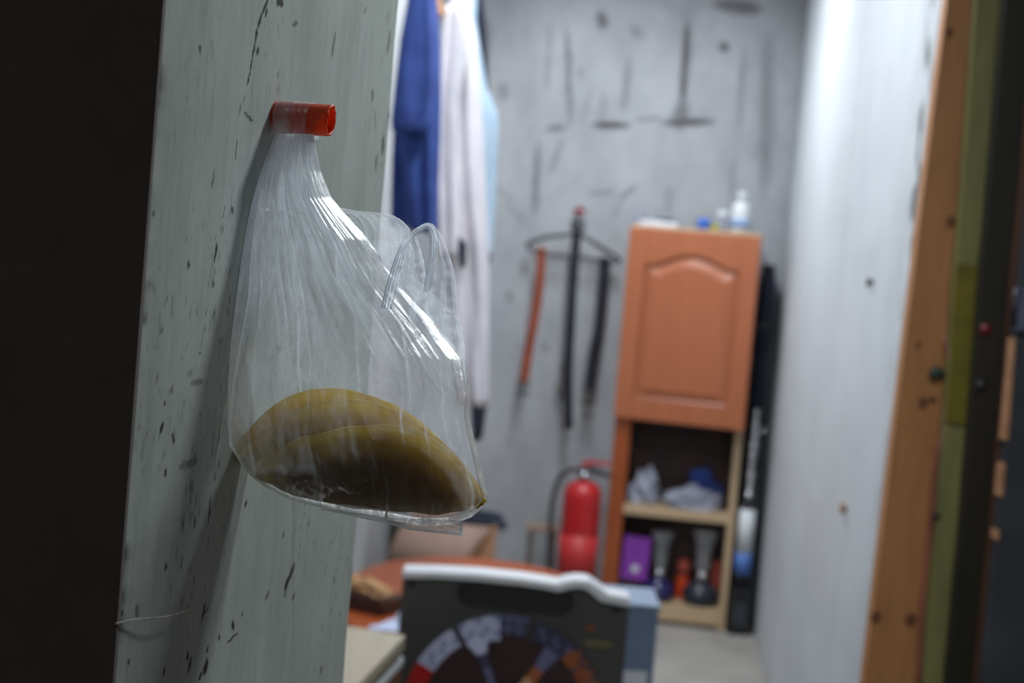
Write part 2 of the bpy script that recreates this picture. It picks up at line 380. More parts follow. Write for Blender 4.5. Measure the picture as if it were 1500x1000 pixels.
for kx, ky, kr in ((1391, 48, .009), (1426, 46, .008), (1393, 325, .011), (1352, 590, .011), (1366, 586, .008), (1283, 904, .012), (1334, 908, .013), (1345, 505, .006)):
    kp = aY(kx, ky, 3.3395); ko = MB().lathe([(kr, 0), (kr*.9, .0007), (kr*.4, .0010), (0, .0011)], 14).build('knot', knot_mat, tim)
    ko.rotation_euler = (pi/2, 0, 0); ko.location = kp; ko.scale = (1, 1.25, 1)
ya, yb_ = aY(1425, 388, 3.3).z, aY(1412, 622, 3.3).z
o, _ = post('trim_6', simple('yellow_paint', (122, 112, 26), (92, 84, 18), 8, .6), 0, ((1428, 1474), (1402, 1438), (1352, 1390)), 3.297, .006, yb_, ya, wob=.004); tag(o, kind='structure')
gap_light = simple('pale_chipped_wood', (196, 148, 112), (160, 112, 80), 20, .8)  # strips painted pale for light coming through the door gap
for n_, (a, b) in enumerate(((495, 645), (680, 728), (778, 792))):
    o, _ = post('trim_%d' % (7+n_), gap_light, 0, ((1528, 1534), (1483, 1492), (1438, 1444)), 3.195, .035, aY(1475, b, 3.2).z, aY(1485, a, 3.2).z, nseg=6, wob=.003); tag(o, kind='structure')
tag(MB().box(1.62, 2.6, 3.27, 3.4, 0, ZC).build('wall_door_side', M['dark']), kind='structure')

# ================================================================== FOREGROUND
# ---- orange pipe peg
def plastic(name, col, rough=.35, sub=0.0, trans=.0):
    s = NT(name); s.set(s.b, 'Base Color', lin(col)); s.set(s.b, 'Roughness', rough)
    s.set(s.b, 'Transmission Weight', trans)
    if sub:
        s.set(s.b, 'Subsurface Weight', sub); s.set(s.b, 'Subsurface Radius', (.01, .003, .001)); s.set(s.b, 'Subsurface Scale', .3)
    return s
sp = plastic('orange_plastic', (206, 78, 24), .32, .25)
tb = sp.n('ShaderNodeBsdfTranslucent'); sp.set(tb, 'Color', lin((255, 116, 30)))
mx = sp.n('ShaderNodeMixShader'); mx.inputs[0].default_value = .35
sp.t.links.new(sp.b.outputs[0], mx.inputs[1]); sp.t.links.new(tb.outputs[0], mx.inputs[2]); sp.t.links.new(mx.outputs[0], sp.out.inputs[0])
M['orange'] = sp.m
base = jpx(403, 172)[2]
taxis = Vector((.955, -.297, 0.0)).normalized(); trim_e = Vector((0, 0, 1)); tside = taxis.cross(trim_e)
RO = .0108; RI = .0092; TL = .0425
peg = thing('plastic_pipe', 'short hollow orange plastic pipe sticking out of the grey-green jamb', 'pipe', base)
def pipe_shape():
    mb = MB(); n = 48
    def ring(r, x, fn=lambda a: 0): return [taxis*(x+fn(a)) + trim_e*r*cos(a) + tside*r*sin(a) for a in [2*pi*i/n for i in range(n)]]
    cut = lambda a: .0012*noise.noise((cos(a)*2.4, sin(a)*2.4, 3)) + .0018*sin(a+.6)
    rows = [ring(RO, -.012), ring(RO, .0), ring(RO, .01), ring(RO, .02), ring(RO, .03), ring(RO, TL-.002, cut), ring(RO-.0002, TL, cut), ring(RI+.0002, TL, cut), ring(RI, TL-.002, cut), ring(RI, .02), ring(RI, -.012)]
    return mb.grid(rows, True, True)
pipe_shape().build('pipe_wall', M['orange'], peg)

# ---- plastic film
def film(name, dens, seed, tint=(240, 246, 255)):
    s = NT(name); t = s.t
    tr = s.n('ShaderNodeBsdfTransparent'); di = s.n('ShaderNodeBsdfDiffuse'); tl = s.n('ShaderNodeBsdfTranslucent'); gl = s.n('ShaderNodeBsdfGlossy')
    for q in (di, tl): s.set(q, 'Color', lin(tint))
    s.set(gl, 'Roughness', .34); s.set(gl, 'Color', (1, 1, 1, 1))
    uv = s.n('ShaderNodeUVMap'); mp = s.n('ShaderNodeMapping'); t.links.new(uv.outputs[0], mp.inputs[0]); mp.inputs['Scale'].default_value = (13, 1.1, 1); mp.inputs['Location'].default_value = (seed, seed*.3, 0)
    n1 = s.noise(mp.outputs[0], 2.0, 5, .6, .5)
    mp2 = s.n('ShaderNodeMapping'); t.links.new(uv.outputs[0], mp2.inputs[0]); mp2.inputs['Scale'].default_value = (7, 5, 1); mp2.inputs['Location'].default_value = (seed, 2, 0)
    n2 = s.noise(mp2.outputs[0], 2.2, 5, .65, 1.0)
    mp3 = s.n('ShaderNodeMapping'); t.links.new(uv.outputs[0], mp3.inputs[0]); mp3.inputs['Scale'].default_value = (60, 1.2, 1); mp3.inputs['Location'].default_value = (seed, 5, 0)
    n3 = s.noise(mp3.outputs[0], 1.0, 2, .5, .6)
    h = s.math('ADD', s.math('MULTIPLY', n1, .8), s.math('ADD', n2, s.math('MULTIPLY', n3, .12)))
    bp = s.n('ShaderNodeBump'); s.set(bp, 'Height', h); s.set(bp, 'Strength', .30); s.set(bp, 'Distance', .004)
    for q in (gl,): t.links.new(bp.outputs[0], q.inputs['Normal'])
    d = s.attr('dens').outputs['Fac']
    n2c = s.math('MULTIPLY', s.math('SUBTRACT', n2, .34, True), 2.6)
    v = s.math('MULTIPLY', s.math('ADD', s.math('MULTIPLY', n1, .65), s.math('MULTIPLY', n2c, .75)), d)
    lw = s.n('ShaderNodeLayerWeight'); s.set(lw, 'Blend', .35); t.links.new(bp.outputs[0], lw.inputs['Normal'])
    v = s.math('ADD', s.math('MULTIPLY', v, dens), s.math('MULTIPLY', lw.outputs['Facing'], .10), True)
    m1 = s.n('ShaderNodeMixShader'); m1.inputs[0].default_value = .82; t.links.new(di.outputs[0], m1.inputs[1]); t.links.new(tl.outputs[0], m1.inputs[2])
    m2 = s.n('ShaderNodeMixShader'); t.links.new(v, m2.inputs[0]); t.links.new(tr.outputs[0], m2.inputs[1]); t.links.new(m1.outputs[0], m2.inputs[2])
    fr = s.n('ShaderNodeFresnel'); s.set(fr, 'IOR', 1.42); t.links.new(bp.outputs[0], fr.inputs['Normal'])
    m3 = s.n('ShaderNodeMixShader'); t.links.new(s.math('MULTIPLY', fr.outputs[0], .36, True), m3.inputs[0]); t.links.new(m2.outputs[0], m3.inputs[1]); t.links.new(gl.outputs[0], m3.inputs[2])
    t.links.new(m3.outputs[0], s.out.inputs[0])
    return s.m
M['film'] = film('clear_film', .72, 3.0); M['film2'] = film('clear_film_back', .50, 11.0)

def film_mesh(name, mat, P, U, Dn, parent, smooth=True):
    """P[j][i] points, U uv, Dn density"""
    nj, ni = len(P), len(P[0]); mb = MB(); mb.grid(P, smooth); me = bpy.data.meshes.new(name)
    me.from_pydata(mb.v, [], mb.f); me.polygons.foreach_set('use_smooth', mb.sm); me.materials.append(mat)
    uvl = me.uv_layers.new(name='UVMap'); fl = [u for r in U for u in r]
    uvs = np.array([fl[l.vertex_index] for l in me.loops], np.float32).ravel(); uvl.data.foreach_set('uv', uvs)
    at = me.attributes.new('dens', 'FLOAT', 'POINT'); at.data.foreach_set('value', np.array([d for r in Dn for d in r], np.float32))
    o = bpy.data.objects.new(name, me); COL.objects.link(o); o.parent = parent
    return o

YB = 1.030                                   # distance of the hanging bag
bag = thing('plastic_bag', 'clear plastic carrier bag of flatbreads hung by one handle on the orange pipe', 'bag', (0, 0, 0))
FL = [(196, 409), (215, 401), (260, 386), (300, 378), (340, 371), (390, 366), (430, 364), (500, 352), (560, 341), (620, 335), (650, 336), (690, 341), (800, 345)]
FR = [(196, 459), (215, 463), (250, 470), (290, 486), (320, 512), (350, 540), (385, 562), (425, 592), (475, 640), (525, 681), (540, 684), (580, 690), (610, 688), (640, 694), (660, 699), (700, 708), (724, 714), (745, 712), (800, 700)]
BL = [(196, 404), (215, 396), (260, 379), (300, 368), (340, 360), (390, 352), (430, 347), (500, 338), (560, 334), (620, 334), (650, 336), (690, 341), (800, 345)]
BR = [(196, 457), (215, 462), (250, 469), (290, 485), (306, 500), (311, 545), (313, 572), (322, 588), (336, 600), (380, 606), (410, 612), (435, 640), (465, 668), (500, 677), (540, 684), (580, 690), (610, 688), (640, 694), (660, 699), (700, 708), (724, 714), (745, 712), (800, 700)]
BOT = [(0, 652), (.05, 690), (.12, 712), (.22, 732), (.4, 748), (.6, 760), (.75, 770), (.88, 768), (.95, 757), (1, 738)]
def bagY(py, s):
    d = YB + .012*(1-min(1, max(0, (py-150)/200)))
    # the lower left corner leans against the jamb
    d -= .030*max(0, (py-330)/320)**1.2*(1-s)**1.5 if py > 330 else 0
    return d
def jamb_limit(px, py):
    d = ray(px, py); t = (J0-EYE).dot(jn)/d.dot(jn); return d.y*t
def bulge(s, py):
    a = lerp_tab([(196, .0105), (240, .010), (330, .016), (450, .022), (560, .028), (680, .030), (740, .024), (790, .004)], py)
    return a
folds_f = [(.08, .012, .0016), (.22, .01, .0012), (.34, .008, .0018), (.47, .010, .0016), (.60, .012, .0016), (.71, .010, .0014), (.80, .009, .0014), (.87, .009, .0012), (.94, .01, .0008)]
def sheet(name, mat, L, R, sign, folds, dens, seed, ni=170, nj=200):
    P = []; U = []; Dn = []
    for j in range(nj+1):
        t = j/nj; rp = []; ru = []; rd = []
        for i in range(ni+1):
            s = i/ni
            bot = lerp_tab(BOT, s); py = 196 + (bot-196)*t
            l = lerp_tab(L, py); r = lerp_tab(R, py)
            # scale the width so that the lower corner keeps its contour
            px = l + (r-l)*s
            b = bulge(s, py)*(max(0, sin(pi*min(1, max(0, s))))**.6)
            b *= max(0, 1-(max(0, t-.90)/.10)**2)**.5 if t > .9 else 1
            f = 0
            for c, wdt, amp in folds:
                cc = c + .03*noise.noise((c*31+seed, t*2.5, 0)); x = abs(s-cc)/(wdt*(1+.6*t))
                f += amp*exp(-x*x)*(.35+.65*abs(noise.noise((c*17+seed, t*3, 4)))*2)*min(1, .35+t)
            edge = min(s, 1-s)
            cr = .0040*noise.fractal((s*7+seed, t*3, 0), 1, 2, 2)*min(1, t*3) + .0005*noise.fractal((s*30+seed, t*5, 4), 1, 2, 2)
            if py > 700 or (px > 640 and py > 560): cr += .0020*noise.fractal((s*30, t*30, seed), 1, 2, 3)
            y = bagY(py, s) - sign*(b + f + cr*min(1, edge*12+.15)) - sign*.0008
            # contour crinkle
            if s > .98 and py > 300: px += 3*noise.noise((py*.05, seed, 0))
            if py > 470 and t < .996:
                k = min(1, (py-470)/150); k = k*k*(3-2*k); k *= min(1, edge*45)*min(1, (.996-t)/.018)
                tgt = min(.992, jamb_limit(px, py)-.0155) if sign > 0 else 1.062
                y = y+(min(y, tgt)-y)*k if sign > 0 else y+(max(y, tgt)-y)*k
            lim = jamb_limit(px, py) - .0018
            if y > lim: y = lim
            rp.append(aY(px, py, y)); ru.append((s, t)); 
            dd = dens*(1.45-1.0*min(1, max(0, (py-250)/330)))
            dd *= 1 + .7*exp(-((s-.16)/.05)**2)*min(1, t*2)*0 
            dd *= 1 + 1.3*exp(-(edge/.012)**2)*(1 if (s < .5 or py < 380 or py > 500) else .0)
            for c, wdt, amp in folds:
                cc = c + .03*noise.noise((c*31+seed, t*2.5, 0)); dd += dens*2.2*exp(-((s-cc)/(.0042))**2)*max(0, noise.noise((c*9, t*3, seed))+.40)
            if py < 225: dd *= 1.5
            if py > 740: dd *= 1.6
            rd.append(dd)
        P.append(rp); U.append(ru); Dn.append(rd)
    return film_mesh(name, mat, P, U, Dn, bag)
sheet('front_sheet', M['film'], FL, FR, 1, folds_f, 1.0, 1.0)
sheet('back_sheet', M['film2'], BL, BR, -1, [(.1, .02, .001), (.3, .01, .0012), (.55, .015, .0012), (.75, .01, .0014), (.9, .01, .001)], .95, 5.0, 120, 140)
# handle that loops over the pipe: from the front sheet over the pipe to the back sheet
P = []; U = []; Dn = []
HN = 30
for i in range(HN+1):
    s = i/HN
    row = []
    for j in range(25):
        g = -pi*.5 + pi*1.0*(j/24)      # front -> top -> back
        row.append((s, g))
    P.append(row)
PP = []; UU = []; DD = []
for j in range(33):
    rp = []; ru = []; rd = []
    for i in range(HN+1):
        s = i/HN
        x = .0035 + .0255*s + .0006*noise.noise((s*4, j*.3, 2))
        u = j/32
        if j < 5: a = 0; zoff = -.0125*(5-j)/5; sd = 1
        elif j > 27: a = pi; zoff = -.0125*(j-27)/5; sd = 1
        else: a = pi*(j-5)/22; zoff = 0
        rr = RO + .0007 + .0005*noise.fractal((s*12, j*.15, 7), 1, 2, 3)
        p = base + taxis*x + trim_e*(rr*sin(a)+zoff) + tside*(rr*cos(a))
        rp.append(p); ru.append((s, u)); rd.append(1.0+2.4*exp(-((s-.30)/.16)**2)+.8*exp(-((s-.03)/.03)**2)-.25*s)
    PP.append(rp); UU.append(ru); DD.append(rd)
film_mesh('hung_handle', M['film'], PP, UU, DD, bag)
# loose handle: gathered ribbon loop, and the wide crinkled panel under it
def ribbon(name, path, wid, y0, amp, dens, seed, n=60, na=16, roll=1.0):
    pts = smoothpath([(a, b, 0) for a, b in path], 14); N = len(pts)
    P = []; U = []; Dn = []
    for j, p in enumerate(pts):
        a = pts[max(0, j-1)]; b = pts[min(N-1, j+1)]; t = (b-a).normalized(); nr = Vector((-t.y, t.x, 0)); tt = j/(N-1)
        wv = np.interp(tt, np.linspace(0, 1, len(wid)), wid)
        rp = []; ru = []; rd = []
        for i in range(na+1):
            s = i/na-.5
            q = p + nr*wv*s*1.0
            y = y0 + .006*cos(s*pi)*roll + amp*noise.fractal((s*5+seed, tt*9, seed), 1, 2, 4) + .0018*sin(s*22+seed+tt*3)
            rp.append(aY(q.x, q.y, y)); ru.append((s+.5, tt)); rd.append(dens*(1+.8*exp(-((abs(s)-.5)/.08)**2)))
        P.append(rp); U.append(ru); Dn.append(rd)
    return film_mesh(name, mat_for(name), P, U, Dn, bag)
mat_for = lambda nm: M['film']
ribbon('loose_handle', [(566, 452), (572, 425), (580, 396), (588, 370), (600, 348), (614, 336), (628, 331), (634, 345), (634, 372), (628, 400), (624, 428)], [16, 17, 15, 12, 9, 8, 9, 12, 11, 9, 8], 1.005, .0022, 1.5, 3)
ribbon('loose_handle', [(630, 328), (640, 350), (645, 380), (645, 410), (640, 440), (636, 470), (646, 520), (664, 570)], [6, 18, 30, 46, 62, 80, 74, 40], 1.012, .0030, .55, 8)
ribbon('bag_panel', [(600, 345), (596, 380), (592, 420), (590, 470)], [20, 50, 70, 76], 1.05, .004, .55, 15)
# sealed seam hanging below the bread
P = []; U = []; Dn = []
for j in range(9):
    rp = []; ru = []; rd = []
    for i in range(61):
        s = i/60; t = j/8
        xt = 470+208*s; top = np.interp(s, [0, .5, 1], [744, 758, 762]); bt = np.interp(s, [0, .45, .62, 1], [746, 766, 776, 785])
        y = .998 + .0015*noise.noise((s*8, t*2, 1)) + .001*sin(s*9)
        rp.append(aY(xt, top+(bt-top)*t, y)); ru.append((s, t)); rd.append(1.25 + 1.0*(t > .85) + .9*(i > 58))
    P.append(rp); U.append(ru); Dn.append(rd)
film_mesh('bottom_seam', M['film'], P, U, Dn, bag)

# ---- flatbreads
def bread_mat():
    s = NT('flatbread'); v = s.coord(); n = s.noise(v, 45, 5, .6); n2 = s.noise(v, 14, 3); n3 = s.noise(v, 220, 3)
    c = s.ramp(n2, [(.3, (214, 194, 84)), (.62, (230, 214, 100)), (.8, (236, 224, 128))])
    c = s.mix(s.ramp(n, [(.52, (0,0,0,1)), (.72, (1,1,1,1))]), c, lin((170, 124, 60)))
    c = s.mix(s.attr('toast').outputs['Fac'], c, lin((104, 70, 46)))
    s.set(s.b, 'Base Color', c); s.set(s.b, 'Roughness', .75); 
    s.bump(s.math('ADD', n, s.math('MULTIPLY', n3, .3)), .5, .002)
    tl = s.n('ShaderNodeBsdfTranslucent'); s.set(tl, 'Color', s.mix(.5, c, lin((248, 226, 112)))); mx = s.n('ShaderNodeMixShader'); mx.inputs[0].default_value = .68
    s.t.links.new(s.b.outputs[0], mx.inputs[1]); s.t.links.new(tl.outputs[0], mx.inputs[2]); s.t.links.new(mx.outputs[0], s.out.inputs[0])
    return s.m
M['bread'] = bread_mat()
def bread(label, arc, chord, yc, gap, thick, seed, lean=0.0, drop=.96):
    """a round flatbread folded once; arc = outline of the upper edge (px), chord = line of the fold (px)"""
    o = thing('flatbread', label, 'bread', (0, 0, 0), 0, 'folded flatbreads in the bag')
    A = smoothpath([(a, b, 0) for a, b in arc], 8); NA = 64; K = 26
    A = [A[int(round(i*(len(A)-1)/NA))] for i in range(NA+1)]
    C = [Vector((np.interp(i/NA, np.linspace(0, 1, len(chord)), [c[0] for c in chord]), np.interp(i/NA, np.linspace(0, 1, len(chord)), [c[1] for c in chord]), 0)) for i in range(NA+1)]
    rows = []
    for i in range(NA+1):
        e = (max(0, sin(pi*i/NA)))**.5; row = []
        for k in range(-K, K+1):
            q = k/K; back = q < 0; r = abs(q); h = r*(drop if back else 1)
            px = C[i].x + (A[i].x-C[i].x)*h; py = C[i].y + (A[i].y-C[i].y)*h
            off = gap*e*(min(1, (r*4))**.5)*(1 - .35*r*r)
            y = yc + (off if back else -off) + lean*r + .0016*noise.fractal((i*.08+seed, q*3, seed), 1, 2, 3)
            # rim curls
            if r > .86: y += (.0018 if back else -.0018)*((r-.86)/.14)
            lim = jamb_limit(px, py) - .006
            row.append(aY(px, py + 2.2*noise.noise((i*.22, seed, q*2)), min(y, lim)))
        rows.append(row)
    mb = MB().grid(rows, True)
    sh = mb.build('folded_sheet', M['bread'], o, solid=thick, sub=1)
    at = sh.data.attributes.new('toast', 'FLOAT', 'POINT'); tv = []
    for i in range(NA+1):
        for k in range(-K, K+1):
            hgt = (C[i]-A[i]).length*(1-abs(k/K)); ed = min(hgt/(40.0 if seed == 1 else 120.0), min(i, NA-i)/4.0) + .5*noise.noise((i*.2, k*.15, seed))
            tv.append(min(1, max(0, ed-.45))*.95)
    at.data.foreach_set('value', tv)
    return o
bread('folded yellow flatbread nearest the front of the bag, its face in shade',
      [(370, 690), (400, 664), (440, 642), (500, 627), (560, 621), (615, 632), (660, 662), (692, 700), (709, 737)], [(376, 694), (430, 722), (520, 742), (640, 750), (702, 738)], 1.003, .0032, .0055, 1)
bread('folded yellow flatbread in the middle, its rim rising above the front one',
      [(348, 672), (378, 640), (420, 608), (470, 588), (520, 584), (575, 598), (632, 634), (680, 682), (708, 728)], [(362, 684), (430, 716), (520, 736), (640, 742), (700, 730)], 1.021, .0040, .0050, 4)
bread('folded yellow flatbread at the back, blurred behind the bag film',
      [(344, 662), (362, 632), (395, 598), (440, 574), (490, 568), (545, 580), (600, 606), (650, 650), (690, 700)], [(356, 676), (430, 706), (520, 728), (630, 734), (684, 712)], 1.043, .0040, .0050, 9)

# ---- wire strand on the jamb
wp = [jpx(a, b)[2] + jn*(.0012+c) for a, b, c in ((166, 913, 0), (185, 907, .002), (205, 904, .004), (230, 901, .005), (255, 895, .004), (268, 890, .002), (272, 884, .001))]
M['wire'] = simple('grey_wire', (190, 186, 176), (120, 116, 110), 40, .5)
tag(MB().tube(smoothpath(wp, 6), .0006, 6).build('wire', M['wire']), 'thin pale wire strand sticking out across the lower jamb', 'wire')

# ================================================================== ROOM CONTENTS
def mat(k, *a, **kw):
    M[k] = simple(k, *a, **kw); return M[k]
mat('black_plastic', (34, 35, 40), (22, 23, 28), rough=.4); mat('dark_metal', (60, 56, 66), (36, 34, 42), rough=.35, metal=.5)
mat('chrome', (210, 212, 216), (170, 172, 178), rough=.16, metal=1); mat('white_plastic', (226, 230, 232), (206, 212, 216), rough=.4)
mat('red_paint', (196, 30, 34), (168, 22, 28), rough=.35, coat=.3); mat('blue_cloth', (58, 84, 156), (42, 62, 128), 12, .9)
mat('white_cloth', (236, 232, 236), (216, 212, 220), 10, .9); mat('sky_cloth', (186, 206, 222), (160, 186, 208), 10, .9)
mat('navy_cloth', (34, 42, 60), (22, 28, 42), 10, .9); mat('grey_cloth', (176, 180, 196), (128, 130, 146), 20, .9, bump=.3)
mat('cardboard', (196, 148, 112), (176, 128, 94), 6, .85); mat('cardboard_inside', (160, 132, 118), (138, 112, 100), 6, .9)
mat('paper', (228, 230, 238), (206, 210, 222), 10, .8); mat('tan_wood_dark', (60, 34, 28), (40, 22, 20), 5, .6)
mat('blue_plastic', (60, 110, 200), (44, 90, 180), rough=.4); mat('yellow_plastic', (190, 184, 50), rough=.5)
mat('purple_card', (150, 66, 182), (120, 50, 160), 5, .55); mat('orange_glossy', (240, 92, 40), (220, 70, 28), rough=.4)
mat('bluegrey_plastic', (118, 136, 162), (98, 116, 144), 5, .6); mat('panel_grey', (70, 70, 68), (58, 58, 56), 5, .55)
mat('slot_dark', (38, 33, 31), (28, 25, 24), rough=.6); mat('silver_rim', (226, 229, 234), (206, 210, 216), 4, .4, metal=.0)
mat('maroon', (58, 34, 34), (40, 24, 26), rough=.6); mat('salmon', (206, 100, 84), (190, 84, 70), rough=.5); mat('tan_leather', (156, 74, 44), (124, 56, 34), 16, .5)
mat('black_leather', (36, 38, 48), (24, 26, 34), 16, .45); mat('olive_metal', (84, 84, 70), (60, 60, 50), 16, .5, metal=.5)
mat('cream', (214, 180, 136), (176, 122, 78), 30, .8, bump=.3); mat('tray_brown', (64, 34, 24), (44, 24, 18), rough=.5)
M['cab'] = wood('cherry_cabinet_wood', (180, 108, 72), (162, 92, 60), 2, .38, 'z', bump=.03)
M['cabframe'] = wood('orange_cabinet_frame', (168, 88, 44), (140, 68, 32), 2, .4, 'z', bump=.03)
M['ply'] = wood('pale_plywood', (206, 180, 146), (184, 156, 122), 4, .6, 'x', bump=.03)
M['tabletop'] = wood('orange_brown_table_wood', (172, 84, 38), (150, 70, 30), 2, .4, 'x', bump=.02)
M['bench'] = wood('pale_bench_board', (178, 168, 150), (156, 144, 126), 2, .7, 'y', bump=.05)
M['tanwood'] = wood('tan_hanger_wood', (198, 150, 104), (170, 122, 80), 3)
gs = NT('clear_glass'); gs.set(gs.b, 'Base Color', (.82, .86, .9, 1)); gs.set(gs.b, 'Roughness', .06); gs.set(gs.b, 'Transmission Weight', .85); gs.set(gs.b, 'IOR', 1.45); M['glass'] = gs.m
gs = NT('blue_glass'); gs.set(gs.b, 'Base Color', lin((50, 50, 110))); gs.set(gs.b, 'Roughness', .08); gs.set(gs.b, 'Transmission Weight', .35); M['blueglass'] = gs.m
gs = NT('smoky_glass'); gs.set(gs.b, 'Base Color', lin((54, 60, 74))); gs.set(gs.b, 'Roughness', .06); gs.set(gs.b, 'Transmission Weight', .35); M['smokeglass'] = gs.m
def emis(name, col, st):
    s = NT(name); s.set(s.b, 'Emission Color', col); s.set(s.b, 'Emission Strength', st); return s.m

# ---- cabinet
cbl = aY(880, 862, 7.0)
CX0 = aY(902, 620, 7.02).x - .003; CAB_RZ = radians(-7)
CW = .585; CD_ = .20; CH = 1.80
cab = thing('cabinet', 'tall wooden cabinet with one arched raised-panel door above two open shelves', 'cabinet', (CX0, 7.035, 0), CAB_RZ)
def lz(px, py, Y=7.02): return aY(px, py, Y).z
zTop = lz(925, 332); zDoorB = lz(900, 610); zSh = lz(914, 738); zShB = lz(914, 752); zBot = lz(1062, 890)
MB().box(0, .075, -.0, .022, .0, zTop-.01).build('stile', M['cabframe'], cab, .002)
MB().box(0, .018, .022, CD_, 0, zTop-.01).build('side_panel', M['cabframe'], cab)
MB().box(CW-.03, CW, 0, CD_, 0, zDoorB+.02).build('side_panel', M['ply'], cab, .002)
MB().box(CW-.018, CW, 0.0, CD_, zDoorB+.02, zTop-.01).build('side_panel', M['cabframe'], cab)
MB().box(.018, CW-.018, CD_-.008, CD_, .02, zTop-.03).build('back_panel', M['tan_wood_dark'], cab)
MB().box(-.004, CW+.006, -.01, CD_, zTop-.01, zTop+.014).build('top_board', M['ply'], cab, .002)
MB().box(.075, CW-.03, .0, CD_-.01, zShB, zSh).build('shelf', M['ply'], cab, .002)
MB().box(.018, CW-.03, -.004, CD_-.01, .02, zBot).build('shelf', M['ply'], cab, .002)
MB().box(.018, CW-.018, .01, CD_-.01, zDoorB+.01, zDoorB+.03).build('shelf', M['tan_wood_dark'], cab)
# door, hinged left, slightly ajar; z from zDoorB to zTop
DW = .60; DH = zTop - zDoorB
door = MB(); 
dr = thing('door', None, None, (-.005, -.006, zDoorB)); del_keys = None
dr.parent = cab; dr.rotation_euler = (0, 0, radians(-9))
def arch(u, z0, z1, x0, x1, rise):
    return z1 - rise + rise*(0.5+0.5*cos(2*pi*(u-.5))) if 0.12 < u < .88 else z1-rise
def archline(x0, x1, zs, rise, n=24):
    pts = []
    for i in range(n+1):
        u = i/n; e_ = min(u, 1-u); v = 0 if e_ < .09 else sin(min(1, (e_-.09)/.41)*pi/2)**1.15
        pts.append((x0+(x1-x0)*u, zs+rise*v))
    return pts
fx = .085; zl = .095; zsA = DH-.165; rise = .055
al = archline(fx, DW-fx, zsA, rise)
# stiles and rails
fr = MB().box(0, fx, -.022, 0, 0, DH).box(DW-fx, DW, -.022, 0, 0, DH).box(fx, DW-fx, -.022, 0, 0, zl)
fr.prism([(fx, DH)] + al + [(DW-fx, DH)], -.022, 0, 'y')
doorframe = fr.build('door_frame', M['cab'], dr, .003)
# raised panel: outer recessed bevel rising to the field
def ringpts(inset, y):
    a = archline(fx+inset, DW-fx-inset, zsA-inset, rise*(1-inset*2), 24)
    pts = [(fx+inset, y, zl+inset), (DW-fx-inset, y, zl+inset)] + [(x, y, z) for x, z in a[::-1]]
    return pts
pm = MB(); rings = [ringpts(0, -.004), ringpts(.006, -.010), ringpts(.012, -.006), ringpts(.045, -.019), ringpts(.048, -.020)]
pm.grid(rings, False, True); nv = len(pm.v); k = len(rings[0]); pm.f.append(tuple(range(nv-k, nv))); pm.sm.append(False)
pm.build('door_panel', M['cab'], dr)

# ---- on top of the cabinet
cm = Matrix.Translation(cab.location) @ Matrix.Rotation(CAB_RZ, 4, 'Z')
ZT = zTop+.014
def on_top(px, dy=.1): 
    p = cm @ Vector((0, dy, 0)); q = aY(px, 325, 7.0+dy); return Vector((q.x, 7.0+dy - (q.x-CX0)*.1, ZT))
def crumple(name, mat_, loc, sx, sy, sz, seed, parent=None, n=26, flat=.35):
    mb = MB(); rows = []
    for j in range(n+1):
        th = pi*j/n; row = []
        for i in range(n*2):
            ph = 2*pi*i/(n*2); d = Vector((sin(th)*cos(ph), sin(th)*sin(ph), cos(th)))
            r = 1 + .42*noise.fractal(d*1.9+Vector((seed, 0, 0)), .8, 2, 4); r -= .25*abs(noise.noise(d*4+Vector((seed, 3, 0))))
            z = d.z*r*sz; z = max(z, -sz*flat)
            row.append((d.x*r*sx, d.y*r*sy, z+sz*flat))
        rows.append(row)
    mb.grid(rows, True, True); o = mb.build(name, mat_, parent); o.location = loc; return o
pp = thing('paper_tray', 'low white tray of papers lying on the left of the cabinet top', 'tray', on_top(958, .10), -.12)
MB().box(-.06, .11, -.06, .06, 0, .022).build('tray', M['paper'], pp, .004)
mb = MB(); mb.grid([[(x*.012-.06, y*.012-.05, .024+.035*max(0, 1-(x/5)**2)*(.6+.4*cos(y*.7))) for x in range(0, 9)] for y in range(9)]); mb.build('crumpled_sheet', M['paper'], pp, solid=.002)
tag(crumple('dark_rag', M['grey_cloth'], on_top(934, .16), .03, .02, .04, 3), 'small grey rag behind the white paper tray on the cabinet', 'rag')
tag(crumple('folded_cloth', M['navy_cloth'], on_top(975, .19), .06, .03, .03, 5), 'flat dark cloth behind the papers on the cabinet top', 'cloth')
c1 = thing('blue_tub', 'small round blue plastic tub on the cabinet top', 'tub', on_top(1030, .06)); 
MB().lathe([(.026, 0), (.031, .004), (.032, .03), (.027, .048), (.012, .056), (0, .057)], 24).build('tub_body', M['blue_plastic'], c1)
c2 = thing('small_box', 'small yellow packet between the blue tub and the grey jar', 'packet', on_top(1046, .05), .3); MB().box(-.014, .014, -.01, .01, 0, .032).build('packet_body', M['yellow_plastic'], c2, .003)
c3 = thing('jar', 'small grey jar with a white lid beside the white bottle', 'jar', on_top(1056, .09)); 
MB().lathe([(.024, 0), (.028, .004), (.028, .055), (.022, .062)], 24).build('jar_body', M['grey_cloth'], c3); MB().lathe([(.026, .062), (.026, .09), (.02, .094), (0, .094)], 24).build('lid', M['white_plastic'], c3)
c4 = thing('bottle', 'white plastic bottle with a narrow neck and blue label on the cabinet top', 'bottle', on_top(1082, .07)); 
MB().lathe([(.034, 0), (.040, .006), (.041, .04), (.042, .10), (.036, .128), (.020, .142), (.017, .146)], 28).build('bottle_body', M['white_plastic'], c4)
MB().lathe([(.021, .146), (.021, .180), (.016, .186), (0, .186)], 24).build('cap', M['white_plastic'], c4)
MB().lathe([(.0425, .022), (.0425, .062)], 28).build('label', mat('pale_blue_label', (150, 180, 226)), c4)

